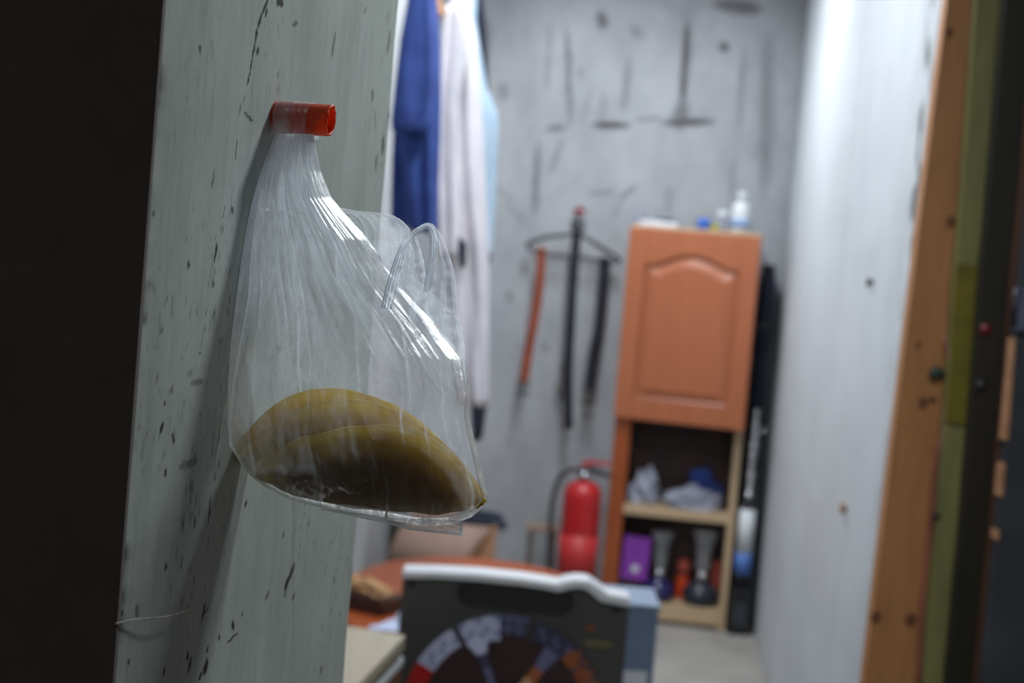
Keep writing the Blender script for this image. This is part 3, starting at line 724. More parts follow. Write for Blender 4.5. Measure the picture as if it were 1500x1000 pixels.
# ---- inside the cabinet (positions in the cabinet's own frame)
def inc(x, y, z): return cm @ Vector((x, y, z))
tag(crumple('plastic_bag_bundle', M['grey_cloth'], inc(.160, .09, zSh+.001), .066, .06, .115, 11), 'crumpled grey-white bundle at the left of the middle shelf', 'bundle')
tag(crumple('crumpled_cloth', M['grey_cloth'], inc(.385, .055, zSh+.001), .135, .045, .075, 17), 'long crumpled grey cloth spread along the middle shelf', 'cloth')
tag(crumple('blue_bundle', M['blue_cloth'], inc(.43, .15, zSh+.001), .085, .025, .12, 23), 'dark blue bundle behind the grey cloth on the middle shelf', 'bundle')
bx = thing('purple_box', 'purple box with a white emblem on the bottom shelf at left', 'box', inc(.145, .075, zBot+.085), CAB_RZ, rot=(0, radians(2), CAB_RZ))
MB().box(-.062, .062, -.03, .03, 0, .20).build('carton', M['purple_card'], bx, .003)
emb = []
for i in range(10):
    a = pi*i/5; r = .026 if i % 2 == 0 else .014; emb.append((r*cos(a)+.004, .055+r*sin(a)))
MB().prism(emb, -.0322, -.0308, 'y').build('emblem', M['paper'], bx)
b2 = thing('wooden_block', 'dark brown box carrying the purple box in the cabinet', 'box', inc(.128, .095, zBot+.001), CAB_RZ); MB().box(-.05, .048, -.05, .05, 0, .083).build('block', M['tan_wood_dark'], b2, .003)
def vase(label, x, y, h, rb, m1, m2):
    t = thing('hookah_vase', label, 'vase', inc(x, y, zBot+.001), 0, 'glass hookah vases on the bottom shelf')
    MB().lathe([(rb*.72, 0), (rb*.95, h*.03), (rb, h*.14), (rb*.84, h*.24), (rb*.42, h*.32)], 32).build('vase_base', m2, t)
    MB().lathe([(rb*.42, h*.32), (rb*.34, h*.40), (rb*.30, h*.46)], 32).build('collar', M['chrome'], t)
    MB().lathe([(rb*.30, h*.46), (rb*.42, h*.52), (rb*.31, h*.58), (rb*.40, h*.68), (rb*.42, h*.80), (rb*.66, h*.96), (rb*.70, h), (rb*.6, h), (rb*.36, h*.82)], 32).build('vase_neck', m1, t)
    return t
vase('glass hookah vase with a flared rim and violet-blue base next to the purple box', .265, .07, .32, .077, M['glass'], M['blueglass'])
vase('taller smoky glass hookah vase with shiny collar at the right of the bottom shelf', .462, .075, .345, .086, M['glass'], M['smokeglass'])
def jar2(name, label, x, y, r, h, m_, m2, lh=.4):
    t = thing(name, label, 'jar', inc(x, y, zBot+.001)); MB().lathe([(r*.8, 0), (r, h*.06), (r, h*(1-lh)*.95), (r*.95, h*(1-lh))], 24).build('jar_body', m_, t)
    MB().lathe([(r*.96, h*(1-lh)), (r*.96, h*.92), (r*.8, h), (0, h)], 24).build('lid', m2, t); return t
jar2('orange_jar', 'bright orange jar with a pale lid between the two glass vases', .375, .155, .031, .185, M['orange_glossy'], M['salmon'], .42)
jar2('salmon_jar', 'salmon red jar behind the right-hand glass vase', .53, .162, .022, .19, M['salmon'], M['salmon'], .2)
tag(crumple('red_cloth', mat('red_cloth', (160, 50, 46), (110, 34, 34), 20, .9), inc(.155, .018, zBot+.001) , .04, .02, .03, 31), 'red and white crumpled wrapper under the purple box', 'wrapper')

# ---- narrow black things between the cabinet and the wall
bq = aY(1078, 912, 6.95)
bs = thing('black_storage_case', 'tall narrow black fabric case standing between the cabinet and the wall', 'case', (1.164, 7.12, 0), 0)
rows = []
zc1 = aY(1128, 388, 7.08).z
for j in range(41):
    t = j/40; z = zc1*t; row = []
    wx = .033*(1-.25*max(0, (t-.93)/.07)) + .006*noise.noise((t*9, 0, 1)); wy = .05
    for i in range(24):
        a = 2*pi*i/24; c, s_ = cos(a), sin(a); k = (abs(c)**4+abs(s_)**4)**-.25
        row.append((wx*c*k+.005*noise.noise((t*14, c*2, s_*2)), wy*s_*k+.006*noise.noise((t*11, c*2, 5)), z))
    rows.append(row)
mb = MB(); mb.grid(rows, True, True); n = len(mb.v); mb.f += [tuple(range(24))[::-1], tuple(range(n-24, n))]; mb.sm += [False]*2
mb.build('case_body', M['navy_cloth'], bs)
for z in (.55, 1.0, 1.4): MB().box(-.036, .036, -.054, .054, z, z+.03).build('strap', M['black_plastic'], bs, .004)
hk = thing('hookah', 'shiny metal hookah pipe with ball rings standing in front of the black case', 'hookah', (1.142, 6.955, .615))
zs = .0; prof = [(.012, 0)]; 
ZH = aY(1108, 600, 6.955).z - .615
nb = 9
for i in range(nb):
    z0 = ZH*i/nb; h = ZH/nb; rr = [.024, .019, .026, .018, .023, .028, .017, .020, .015][i]
    prof += [(.009, z0+h*.06), (rr*.75, z0+h*.22), (rr, z0+h*.5), (rr*.75, z0+h*.78), (.009, z0+h*.95)]
prof += [(.008, ZH), (0, ZH)]
MB().lathe(prof, 24).build('stem', M['chrome'], hk)
MB().tube([(0, 0, ZH*.72), (.03, -.01, ZH*.76), (.05, -.012, ZH*.82)], .006, 8).build('side_port', M['chrome'], hk)
sc_ = thing('spray_can', 'white and blue labelled can in a black sleeve under the hookah pipe', 'can', (1.142, 6.955, .215))
MB().lathe([(.030, 0), (.036, .004), (.036, .385), (.028, .398)], 24).build('can_body', M['black_plastic'], sc_)
MB().lathe([(.0365, .16), (.0365, .36)], 24).build('paper_label', M['white_plastic'], sc_); MB().lathe([(.037, .06), (.037, .16)], 24).build('blue_band', mat('blue_band', (92, 134, 214)), sc_)
bb = thing('black_box', 'small black box on the floor under the labelled can', 'box', (1.142, 6.955, 0), 0); MB().box(-.045, .045, -.055, .055, 0, .213).build('box_body', M['black_plastic'], bb, .004)
MB().box(-.03, .03, -.0565, -.055, .05, .15).build('side_recess', M['slate'], bb)

# ---- fire extinguisher
ex = aY(855, 706, 6.98); er = .088
fe = thing('fire_extinguisher', 'red fire extinguisher with black hose standing beside the cabinet', 'fire extinguisher', (ex.x, 6.98, 0))
zt = ex.z
MB().lathe([(er*.9, 0), (er, .012), (er, zt-.06), (er*.94, zt-.03), (er*.75, zt-.008), (er*.4, zt+.006), (.024, zt+.01)], 36).build('cylinder', M['red_paint'], fe)
MB().lathe([(.024, zt), (.024, zt+.035), (.016, zt+.04), (.016, zt+.065), (0, zt+.065)], 20).build('valve', M['olive_metal'], fe)
MB().prism([(-.02, zt+.045), (.02, zt+.05), (.12, zt+.03), (.125, zt+.045), (.03, zt+.075), (-.02, zt+.065)], -.012, .012, 'y').build('grip', M['black_plastic'], fe, .003)
MB().prism([(-.01, zt+.07), (.03, zt+.085), (.11, zt+.085), (.115, zt+.098), (.02, zt+.105), (-.02, zt+.085)], -.01, .01, 'y').build('lever', M['red_paint'], fe, .003)
MB().tube(smoothpath([(0, -.02, zt+.05), (-.05, -.03, zt+.06), (-.11, -.03, zt+.02), (-.135, -.02, zt-.1), (-.135, -.01, zt-.25), (-.125, -.01, zt-.42)], 8), .011, 10).build('hose', M['black_plastic'], fe)
MB().tube([(-.125, -.01, zt-.42), (-.12, -.01, zt-.5)], [.014, .018], 12).build('nozzle', M['black_plastic'], fe)
MB().lathe([(.020, 0), (.020, .012), (0, .012)], 16, (0, 0, 0)).build('gauge', M['chrome'], fe).matrix_local = Matrix.Translation((0, -.024, zt+.03)) @ Matrix.Rotation(pi/2, 4, 'X')
MB().lathe([(er+.0012, zt*.30), (er+.0012, zt*.62)], 36).build('label_band', mat('faded_red_label', (206, 52, 54), (180, 40, 42), rough=.5), fe)

# ---- little stand left of the extinguisher
st = aY(795, 768, 7.08)
s1 = thing('wooden_stand', 'low narrow stand with two posts beside the fire extinguisher', 'stand', (st.x, 7.08, 0))
for x in (-.05, .055): MB().box(x-.013, x+.013, -.013, .013, 0, st.z-.03).build('post', mat('grey_brown_wood', (112, 98, 92), (88, 76, 70)), s1, .002)
MB().box(-.07, .075, -.02, .02, st.z-.03, st.z).build('crossbar', mat('beige_wood', (178, 150, 128), (150, 124, 104)), s1, .003)

# ---- clothes hanger with belts on the back wall
hp = aY(849, 335, 7.22)
hkn = aY(849, 312, 7.24)
hook = thing('wall_hook', 'dark red knob hook screwed to the back wall above the belt hanger', 'hook', (hkn.x, D, hkn.z))
MB().box(-.035, .035, -.012, 0, -.075, -.035).build('hook_plate', M['dark_metal'], hook, .003)
MB().tube([(0, -.004, -.055), (0, -.05, -.05), (0, -.062, -.02), (0, -.055, 0)], .007, 8).build('hook_arm', M['dark_metal'], hook)
k_ = MB().lathe([(.014, -.02), (.026, -.008), (.028, .008), (.018, .022), (0, .026)], 20).build('knob', mat('dark_red_knob', (130, 30, 38), (100, 24, 32), rough=.3), hook); k_.location = (0, -.055, .006)
for x in (-.025, .025):
    q = MB().lathe([(.011, 0), (.011, .004), (.006, .007), (0, .007)], 16).build('screw', M['chrome'], hook); q.rotation_euler = (pi/2, 0, 0); q.location = (x, -.012, -.055)
hg = thing('clothes_hanger', 'dark plastic clothes hanger on the wall hook carrying three belts', 'hanger', (hp.x, 7.215, 0))
a = aY(772, 354, 7.215); b = aY(909, 382, 7.215); c = aY(849, 342, 7.215); dl = aY(778, 372, 7.215); 
P0 = Vector((hp.x, 7.215, 0))
MB().tube([v-P0 for v in [a+Vector((0,0,-.012)), aY(800, 347, 7.215), c, aY(880, 362, 7.215), b+Vector((0,0,.004))]], .009, 8).build('shoulder_bar', M['dark_metal'], hg)
MB().tube([v-P0 for v in [a+Vector((0,0,-.012)), aY(776, 366, 7.215), aY(795, 372, 7.215), aY(850, 377, 7.215), aY(900, 385, 7.215), b]], .008, 8).build('trouser_bar', M['dark_metal'], hg)
hz = hkn.z
MB().tube(smoothpath([(0, 0, c.z), (0, 0, c.z+.03), (0, .0, hz-.015), (0, .012, hz-.0), (0, .03, hz+.00)], 5), .0045, 8).build('hanger_hook', M['chrome'], hg)
def belt(name, label, path, wpx, m_, m2, Y, kink=.006):
    pts = smoothpath([aY(x, y, Y) for x, y in path], 8); o = thing(name, label, 'belt', pts[0], 0, 'belts on the hanger')
    w2 = wpx*Y/FPX/2; rows = []
    for j, p in enumerate(pts):
        q = p-pts[0]; y = kink*noise.noise((q.z*6, w2*90, 0))
        rows.append([(q.x-w2, q.y+y-.003, q.z), (q.x+w2, q.y+y+.001*sin(j), q.z), (q.x+w2, q.y+y+.002, q.z), (q.x-w2, q.y+y+.001, q.z)])
    mb = MB(); mb.grid(rows, True, True); n = len(mb.v); mb.f += [(3,2,1,0), (n-4,n-3,n-2,n-1)]; mb.sm += [0, 0]
    mb.build('strap', m_, o)
    # loop over the bar
    e = pts[-1]-pts[0]
    MB().tube([(-w2*.0, -.004, .012), (0, -.004, -.01)], [w2*1.0, w2*1.0], 10, flat=.3).build('fold', m_, o)
    if m2:
        bz = e + Vector((0, 0, -.03)); w3 = w2*1.25
        MB().tube([bz+Vector((-w3, -.004, .028)), bz+Vector((w3, -.004, .028)), bz+Vector((w3, -.004, -.028)), bz+Vector((-w3, -.004, -.028))], .006, 8, True).build('buckle', m2, o)
        MB().tube([bz+Vector((0, -.006, .03)), bz+Vector((0, -.008, -.028))], .004, 6).build('prong', m2, o)
    return o
belt('leather_belt', 'tan brown leather belt hanging at the left of the hanger', [(793, 366), (791, 410), (784, 460), (775, 510), (767, 560)], 13, M['tan_leather'], M['olive_metal'], 7.20)
belt('leather_belt', 'long black belt hanging from the middle of the hanger to lowest', [(845, 340), (840, 400), (836, 470), (832, 550), (833, 628)], 14, M['black_leather'], None, 7.19)
belt('leather_belt', 'dark belt with olive buckle hanging at the right of the hanger', [(886, 380), (883, 430), (877, 480), (868, 530), (863, 572)], 17, M['black_leather'], M['olive_metal'], 7.20)
bk = thing('belt_buckle_end', 'short grey belt end showing behind the long black belt', 'belt', aY(823, 548, 7.235))
MB().prism([(-.012, -.09), (.02, -.09), (.026, .06), (.0, .075), (-.016, .03)], -.004, .004, 'y').build('strap_end', mat('taupe_strap', (120, 116, 112), (96, 92, 88)), bk, .002)

# ---- clothes on the left
def garment(name, label, Y, outline, th, m_, seed, folds=7, z_extra=0.0, parent=None, amp=.012, nz=70):
    """outline: (py, px_left, px_right) from top to bottom"""
    ys = [o[0] for o in outline]
    pts0 = aY((outline[0][1]+outline[0][2])/2, outline[0][0], Y)
    rows = []
    NZ = nz; N = 64
    for j in range(NZ+1):
        py = ys[0]+(ys[-1]-ys[0])*j/NZ
        l = np.interp(py, ys, [o[1] for o in outline]); r = np.interp(py, ys, [o[2] for o in outline])
        A = aY(l, py, Y); B = aY(r, py, Y); cx = (A.x+B.x)/2; hw = (B.x-A.x)/2; zc = (A.z+B.z)/2
        row = []
        for i in range(N):
            a = 2*pi*i/N; c, s_ = cos(a), sin(a)
            f = amp*(.5+.7*j/NZ)*(sin(a*folds+seed+.6*noise.noise((j*.05, a, seed))*3) + .8*noise.noise((c*3+seed, s_*3, j*.06)))
            fade = abs(s_)
            row.append((cx+hw*c*(1-.0)+f*.12*c - pts0.x, (th*s_*(abs(s_)**-.3 if abs(s_) > .02 else 1)) + f*fade*(1 if s_ < 0 else .6), zc-pts0.z+.006*noise.noise((a*2, seed, 0))*(j == NZ)*4))
        rows.append(row)
    mb = MB(); mb.grid(rows, True, True); n = len(mb.v)
    mb.f += [tuple(range(N))[::-1], tuple(range(n-N, n))]; mb.sm += [False, False]
    if parent is None:
        t = thing(name, label, 'garment', (pts0.x, Y, pts0.z), 0, None)
    else: t = parent
    o = mb.build('cloth_body' if parent is None else name, m_, t)
    if parent is not None: o.location = Vector((pts0.x, Y, pts0.z)) - t.location
    return t
sh = garment('blue_shirt', 'blue short-sleeved shirt hanging nearest to the camera on the left wall rail', 4.30, [(-110, 612, 650), (-60, 606, 652), (0, 600, 640), (60, 590, 645), (140, 580, 646), (200, 584, 645), (260, 592, 643), (338, 598, 641)], .05, M['blue_cloth'], 2, 4)
garment('sleeve', None, 4.22, [(-40, 604, 634), (0, 597, 632), (60, 586, 636), (120, 579, 636), (178, 573, 628), (192, 574, 622)], .035, M['blue_cloth'], 5, 3, parent=sh, amp=.008, nz=30)
garment('sleeve', None, 4.40, [(150, 578, 612), (230, 574, 602), (330, 572, 600)], .03, M['blue_cloth'], 8, 3, parent=sh, amp=.006, nz=30)
rb = garment('white_robe', 'long white robe hanging beside the blue shirt, reaching lowest of the clothes', 4.60, [(-120, 650, 690), (-40, 648, 700), (20, 655, 690), (60, 646, 700), (150, 641, 706), (260, 642, 712), (360, 646, 716), (470, 655, 717), (592, 668, 716)], .045, M['white_cloth'], 11, 6, amp=.016)
garment('sleeve', None, 4.52, [(10, 652, 682), (60, 643, 688), (150, 641, 672), (260, 640, 668), (350, 642, 670), (375, 644, 668)], .035, M['white_cloth'], 13, 3, parent=rb, amp=.012, nz=40)
garment('light_blue_shirt', 'light blue shirt hanging behind the white robe, its elbow sticking out right', 4.76, [(-100, 664, 704), (-20, 666, 700), (30, 672, 698), (70, 676, 704), (130, 680, 714), (165, 684, 730), (190, 685, 731), (225, 685, 729), (300, 684, 726), (372, 682, 722)], .045, M['sky_cloth'], 17, 4, amp=.010)
garment('dark_jacket', 'dark navy garment hidden behind the pale clothes, its hem lowest right', 4.98, [(-80, 690, 704), (10, 692, 710), (50, 694, 714), (140, 694, 717), (300, 694, 716), (372, 690, 720), (384, 690, 719), (392, 690, 712), (590, 690, 714), (635, 692, 708), (642, 692, 704)], .05, M['navy_cloth'], 23, 3, amp=.006)
ls = aY(675, 368, 4.53); q_ = MB().tube(smoothpath([(-.006, 0, .04), (.0, -.004, .0), (.006, 0, -.035), (.012, 0, -.04), (.008, 0, .03)], 5), .006, 8).build('dark_loop', M['navy_cloth'], rb); q_.location = ls - rb.location
# rail and hangers, above the frame
rz_ = 2.86
rail = thing('clothes_rail', 'steel clothes rail along the left wall above the hanging clothes', 'rail', (-.24, 4.1, rz_))
MB().tube([(0, 0, 0), (0, 1.15, 0)], .012, 12).build('rail_tube', M['chrome'], rail)
for y in (.03, 1.12): MB().box(XL+.24, .014, y-.012, y+.012, -.014, .014).build('bracket', M['dark_metal'], rail, .002)
def hanger(label, px, Y, zsh, m_):
    p = aY(px, -100, Y); t = thing('garment_hanger', label, 'hanger', (-.24, Y, rz_), 0, 'hangers on the clothes rail')
    MB().tube(smoothpath([(.014, 0, .0), (.008, 0, .017), (-.008, 0, .017), (-.012, 0, 0), (0, 0, -.03), (0, 0, -.06)], 5), .003, 8).build('hook', M['chrome'], t)
    MB().tube(smoothpath([(-.19, 0, -.16), (-.1, 0, -.09), (0, 0, -.06), (.1, 0, -.09), (.17, 0, -.16)], 6), .010, 8).build('arm', m_, t)
tw = aY(640, 8, 4.45)
wh = thing('wooden_hanger', 'tan wooden hanger end showing between the blue shirt and white robe', 'hanger', (tw.x, 4.45, tw.z))
MB().tube(smoothpath([(-.06, 0, .17), (-.03, 0, .08), (-.01, 0, .03), (.006, 0, -.01), (.012, 0, -.03)], 6), [.014]*25, 10, flat=1.3).build('wooden_arm', M['tanwood'], wh)
MB().tube(smoothpath([(-.06, 0, .17), (-.075, 0, .25), (-.24-tw.x, 0, rz_-tw.z+.02)], 6), .004, 8).build('hook', M['chrome'], wh)

# ---- cardboard box behind the table
b0 = aY(665, 765, 6.2)
cb = thing('cardboard_box', 'open cardboard box with a sagging flap behind the round table', 'box', (b0.x, 6.2, 0), radians(2))
zb = b0.z - .006
wl = aY(600, 790, 6.2).x-b0.x; wr = aY(727, 780, 6.2).x-b0.x
T = .006
mb = MB(); mb.box(wl, wr, 0, T, 0, zb); mb.build('front_side', M['cardboard'], cb)
MB().box(wl, wr, .30-T, .30, 0, zb).build('back_side', M['cardboard'], cb)
for x in (wl, wr-T): MB().box(x, x+T, T, .30-T, 0, zb).build('side', M['cardboard'], cb)
MB().box(wl+T, wr-T, T, .30-T, 0, T).build('bottom', M['cardboard'], cb)
fl_ = MB().grid([[(wl-.03, -.01, zb), (wr*.2, -.012, zb+.002), (wr-.02, -.01, zb)], [(wl-.06, -.12, zb-.07), (wr*.15, -.13, zb-.06), (wr-.08, -.11, zb-.06)], [(wl-.09, -.19, zb-.15), (wr*.1, -.2, zb-.13), (wr-.12, -.18, zb-.13)]], True)
fl_.build('flap', M['cardboard_inside'], cb, solid=.004)
def ink(x0, x1, z0, z1): return MB().box(x0, x1, -.0015, -.0002, z0, z1)
ink(wr*.28, wr*.62, zb-.075, zb-.045).build('printed_mark', mat('grey_ink', (128, 108, 112)), cb)
tag(crumple('navy_bag', M['navy_cloth'], (b0.x+.11, 6.34, zb-.03), .10, .06, .055, 41), 'dark blue bag bulging out of the cardboard box top', 'bag')
pst = aY(578, 790, 6.9)
MB_p = thing('metal_post', 'thin dark grey post standing against the left wall beside the box', 'post', (pst.x, 6.9, 0))
MB().box(-.028, .028, -.02, .02, .006, .75).build('post_tube', M['olive_metal'], MB_p, .003); MB().box(-.05, .05, -.05, .05, 0, .006).build('foot_plate', M['dark_metal'], MB_p)

# ---- oval table
TZ = .50
far = aZ(665, 814, TZ); lft = aZ(507, 868, TZ); rgt = aZ(862, 862, TZ)
tcx = (aZ(507, 868, TZ).x + aZ(852, 862, TZ).x)/2; ty0 = 4.15; ty1 = far.y; tcy = (ty0+ty1)/2
rx = .44; ry = (ty1-ty0)/2
tb_ = thing('oval_table', 'low oval table with an orange-brown wooden top behind the grey appliance', 'table', (tcx+.03, tcy, 0))
def ell(rx, ry, n=64, e=2.2): 
    r = []
    for i in range(n):
        a = 2*pi*i/n; c, s_ = cos(a), sin(a); k = (abs(c)**e+abs(s_)**e)**(-1/e); r.append((rx*c*k, ry*s_*k))
    return r
MB().prism(ell(rx, ry), TZ-.028, TZ).build('tabletop', M['tabletop'], tb_, .006, 3)
MB().prism(ell(rx*.72, ry*.72), TZ-.09, TZ-.028).build('apron', M['tabletop'], tb_)
for sx in (-1, 1):
    for sy in (-1, 1): MB().tube([(sx*rx*.5, sy*ry*.55, TZ-.03), (sx*rx*.56, sy*ry*.6, 0)], [.03, .018], 12).build('leg', M['tabletop'], tb_)
# things on the table
p = aZ(532, 893, TZ)
tr = thing('dark_tray', 'dark brown box lid lying on the table left of the grey appliance', 'box lid', (p.x, p.y+.03, TZ+.0005), .0, rot=(0, 0, -.55))
MB().box(-.11, .11, -.06, .06, 0, .05).build('lid_body', M['tray_brown'], tr, .006)
for dx, dy, s_, lb in [(-.065, .02, .045, 'crumpled cream wrapper leftmost on the dark box lid'), (.0, .0, .05, 'larger crumpled cream wrapper in the middle of the dark box lid'), (.07, -.015, .036, 'small tan wrapper at the right end of the dark box lid')]:
    v = Matrix.Rotation(-.55, 3, 'Z') @ Vector((dx, dy, 0))
    q = crumple('crumpled_wrapper', M['cream'], (p.x+v.x, p.y+.03+v.y, TZ+.0515), s_*.95, s_*.75, s_*.6, 50+dx*90)
    tag(q, lb, 'wrapper', 'wrappers on the dark box lid')
pw = aZ(566, 925, TZ)
nap = thing('paper_sheet', 'bluish white folded paper leaning at the left edge of the grey appliance', 'paper', (pw.x, pw.y, TZ+.001), .1)
MB().add([(-.055, 0, .004), (.055, -.01, .004), (.055, .05, .006), (-.04, .05, .004), (.02, .04, .03), (.06, .02, .075), (.062, .045, .085)], [(0, 1, 2, 3), (0, 4, 5, 1), (4, 5, 6)]).build('folded_sheet', mat('blue_white_paper', (206, 216, 240), (188, 200, 232)), nap, solid=.002)

# ---- grey appliance with the ring
PY = 3.30
c0 = aY(736, 1046, PY); LT = aY(592, 838, PY); RTp = aY(920, 884, PY)
ap = thing('appliance', 'upright grey appliance panel with a silver top rim, handle slot and round spoked ring', 'appliance', (c0.x, PY, 0))
def L(px, py): v = aY(px, py, PY); return (v.x-c0.x, v.z)
# top contour in the photograph's order: nearly flat with a hump at the right
top = [L(*q) for q in [(590, 846), (640, 846), (700, 850), (760, 856), (800, 862), (818, 866), (832, 862), (845, 860), (858, 862), (870, 872), (880, 880), (922, 888)]]
xl = top[0][0]; xr = top[-1][0]
body = [(xl-.004, .02), (xr+.004, .02)] + top[::-1]
MB().prism(body, 0, .06, 'y').build('front_panel', M['panel_grey'], ap, .004)
rimo = [L(*q) for q in [(590, 834), (640, 835), (700, 838), (760, 844), (800, 850), (816, 853), (830, 849), (845, 847), (862, 849), (876, 858), (890, 868), (923, 874)]]
MB().prism(top + rimo[::-1], -.010, .065, 'y').build('top_rim', M['silver_rim'], ap, .004)
# handle slot: recessed oval with a lip
def slot(inf, y):
    a = L(690, 866); b = L(820, 880); n = 12; r = .026+inf; pts = []
    dx, dz = b[0]-a[0], b[1]-a[1]; an = math.atan2(dz, dx)
    for i in range(n+1): t = an-pi/2+pi*i/n; pts.append((b[0]+r*cos(t), y, b[1]+r*sin(t)))
    for i in range(n+1): t = an+pi/2+pi*i/n; pts.append((a[0]+r*cos(t), y, a[1]+r*sin(t)))
    return pts
mb = MB(); mb.grid([slot(.005, .001), slot(.003, -.005), slot(-.001, -.005), slot(-.003, -.0012)], True, True); k = len(mb.v)//4
mb.f.append(tuple(range(3*k, 4*k))[::-1]); mb.sm.append(False); mb.build('handle_slot', M['slot_dark'], ap)
for (a, b) in ((604, 853), (903, 890)):
    q = MB().lathe([(.009, 0), (.009, .004), (.005, .006), (0, .006)], 14).build('corner_screw', M['slot_dark'], ap); x, z = L(a, b); q.rotation_euler = (pi/2, 0, 0); q.location = (x, 0, z)
ringz = c0.z; RO_, RI_ = 149*PY/FPX, 121*PY/FPX
disc = MB().lathe([(RI_+.004, .0), (RI_+.004, .0055), (RI_+.003, .006), (RI_, .006), (.02, .006), (0, .006)], 64).build('dark_disc', M['maroon'], ap); disc.rotation_euler = (pi/2, 0, 0); disc.location = (0, 0, ringz)
def reflection_tiles(name, a0, a1, mats, rows=4, r0=None, r1=None, na=None):  # mirror ring: its reflections are painted on as small coloured pieces
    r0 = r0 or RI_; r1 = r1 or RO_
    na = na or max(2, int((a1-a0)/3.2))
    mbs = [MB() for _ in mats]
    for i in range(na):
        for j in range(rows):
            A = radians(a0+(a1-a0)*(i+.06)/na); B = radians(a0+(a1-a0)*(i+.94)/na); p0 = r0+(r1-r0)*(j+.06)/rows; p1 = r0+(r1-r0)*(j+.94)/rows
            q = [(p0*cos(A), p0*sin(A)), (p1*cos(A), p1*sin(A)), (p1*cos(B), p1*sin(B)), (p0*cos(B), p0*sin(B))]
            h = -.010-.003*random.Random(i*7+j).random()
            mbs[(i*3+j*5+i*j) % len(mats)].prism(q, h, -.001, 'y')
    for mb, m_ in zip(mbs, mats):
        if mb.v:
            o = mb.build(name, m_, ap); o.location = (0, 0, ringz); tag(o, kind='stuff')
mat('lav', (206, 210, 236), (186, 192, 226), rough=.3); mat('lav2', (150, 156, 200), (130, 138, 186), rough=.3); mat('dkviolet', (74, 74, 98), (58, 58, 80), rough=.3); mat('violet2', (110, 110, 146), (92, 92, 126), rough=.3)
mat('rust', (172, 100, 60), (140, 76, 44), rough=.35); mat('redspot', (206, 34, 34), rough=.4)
RR = 4.86
reflection_tiles('red_tiles', 157-RR, 200-RR, [M['redspot']])
reflection_tiles('pale_tiles', 130-RR, 157-RR, [M['lav'], M['lav'], M['lav2']])
reflection_tiles('pale_tiles', 101-RR, 126-RR, [M['lav'], M['lav'], M['lav2']], 5, RI_*.93)
reflection_tiles('violet_tiles', 84-RR, 101-RR, [M['dkviolet'], M['violet2']])
reflection_tiles('violet_tiles', 54-RR, 80-RR, [M['dkviolet'], M['violet2'], M['dkviolet']])
reflection_tiles('rust_tiles', 12-RR, 54-RR, [M['rust'], M['rust'], M['rust'], M['dkviolet']])
reflection_tiles('rust_tiles', -20-RR, 12-RR, [M['rust'], M['cream']])
# spokes
def spoke(a, segs):
    """segs: list of (r0, r1, w0, w1, material)"""
    ca, sa = cos(radians(a-RR)), sin(radians(a-RR))
    sp_ = None
    for r0, r1, w0, w1, m_ in segs:
        f = lambda r, w_: (r*ca-w_*sa, r*sa+w_*ca)
        mb = MB().prism([f(r0*RI_, -w0*.012), f(r1*RI_, -w1*.012), f(r1*RI_, w1*.012), f(r0*RI_, w0*.012)], -.011, -.001, 'y')
        o = mb.build('spoke', m_, ap, .001); o.location = (0, 0, ringz)
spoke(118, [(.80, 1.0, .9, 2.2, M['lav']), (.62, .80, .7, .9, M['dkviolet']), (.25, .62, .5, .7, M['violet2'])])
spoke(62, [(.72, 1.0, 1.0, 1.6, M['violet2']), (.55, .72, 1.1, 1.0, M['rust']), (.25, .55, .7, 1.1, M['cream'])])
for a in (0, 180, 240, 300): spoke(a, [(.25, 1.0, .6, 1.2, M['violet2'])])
hub = MB().lathe([(.06, 0), (.06, .012), (.04, .02), (0, .02)], 32).build('hub', M['slot_dark'], ap); hub.rotation_euler = (pi/2, 0, 0); hub.location = (0, 0, ringz)
def plate(name, x0, y0, x1, y1, m_):
    a = L(x0, y0); b = L(x1, y1); MB().box(a[0], b[0], -.004, 0, b[1], a[1]).build(name, m_, ap, .001)
plate('name_plate', 856, 936, 896, 950, mat('olive_plate', (104, 98, 70), (90, 86, 62)))
plate('orange_light', 860, 915, 870, 924, mat('dull_orange', (140, 74, 34)))
MB().box(xl+.02, xr-.02, -.05, .14, 0, .02).build('foot', M['slot_dark'], ap)

# ---- pale bench of boards at the lower left
BZ = .80
A_ = aZ(486, 912, BZ); B_ = aZ(594, 930, BZ); C_ = aZ(527, 1000, BZ); Cx = B_ + (C_-B_)*1.4; D_ = A_ + (Cx-B_)
A_ = A_ + (A_-B_)*.25; D_ = A_ + (Cx-B_)
be = thing('wooden_box_bench', 'pale board-topped wooden box bench at the lower left in front of the table', 'bench', (B_.x, B_.y, 0))
q4 = [((v-B_).x, (v-B_).y) for v in (A_, B_, Cx, D_)]
cen = (sum(q[0] for q in q4)/4, sum(q[1] for q in q4)/4)
ins = lambda k: [(cen[0]+(x-cen[0])*k, cen[1]+(y-cen[1])*k) for x, y in q4]
MB().prism(q4[::-1], BZ-.030, BZ).build('top_board', M['bench'], be, .003)
MB().prism(ins(.95)[::-1], BZ-.045, BZ-.030).build('gap_board', M['tan_wood_dark'], be)
MB().prism(ins(1.0)[::-1], BZ-.062, BZ-.045).build('white_edge_board', M['white_plastic'], be, .002)
MB().prism(ins(.98)[::-1], 0, BZ-.062).build('box_body', mat('brown_board', (130, 84, 58), (104, 64, 44)), be)

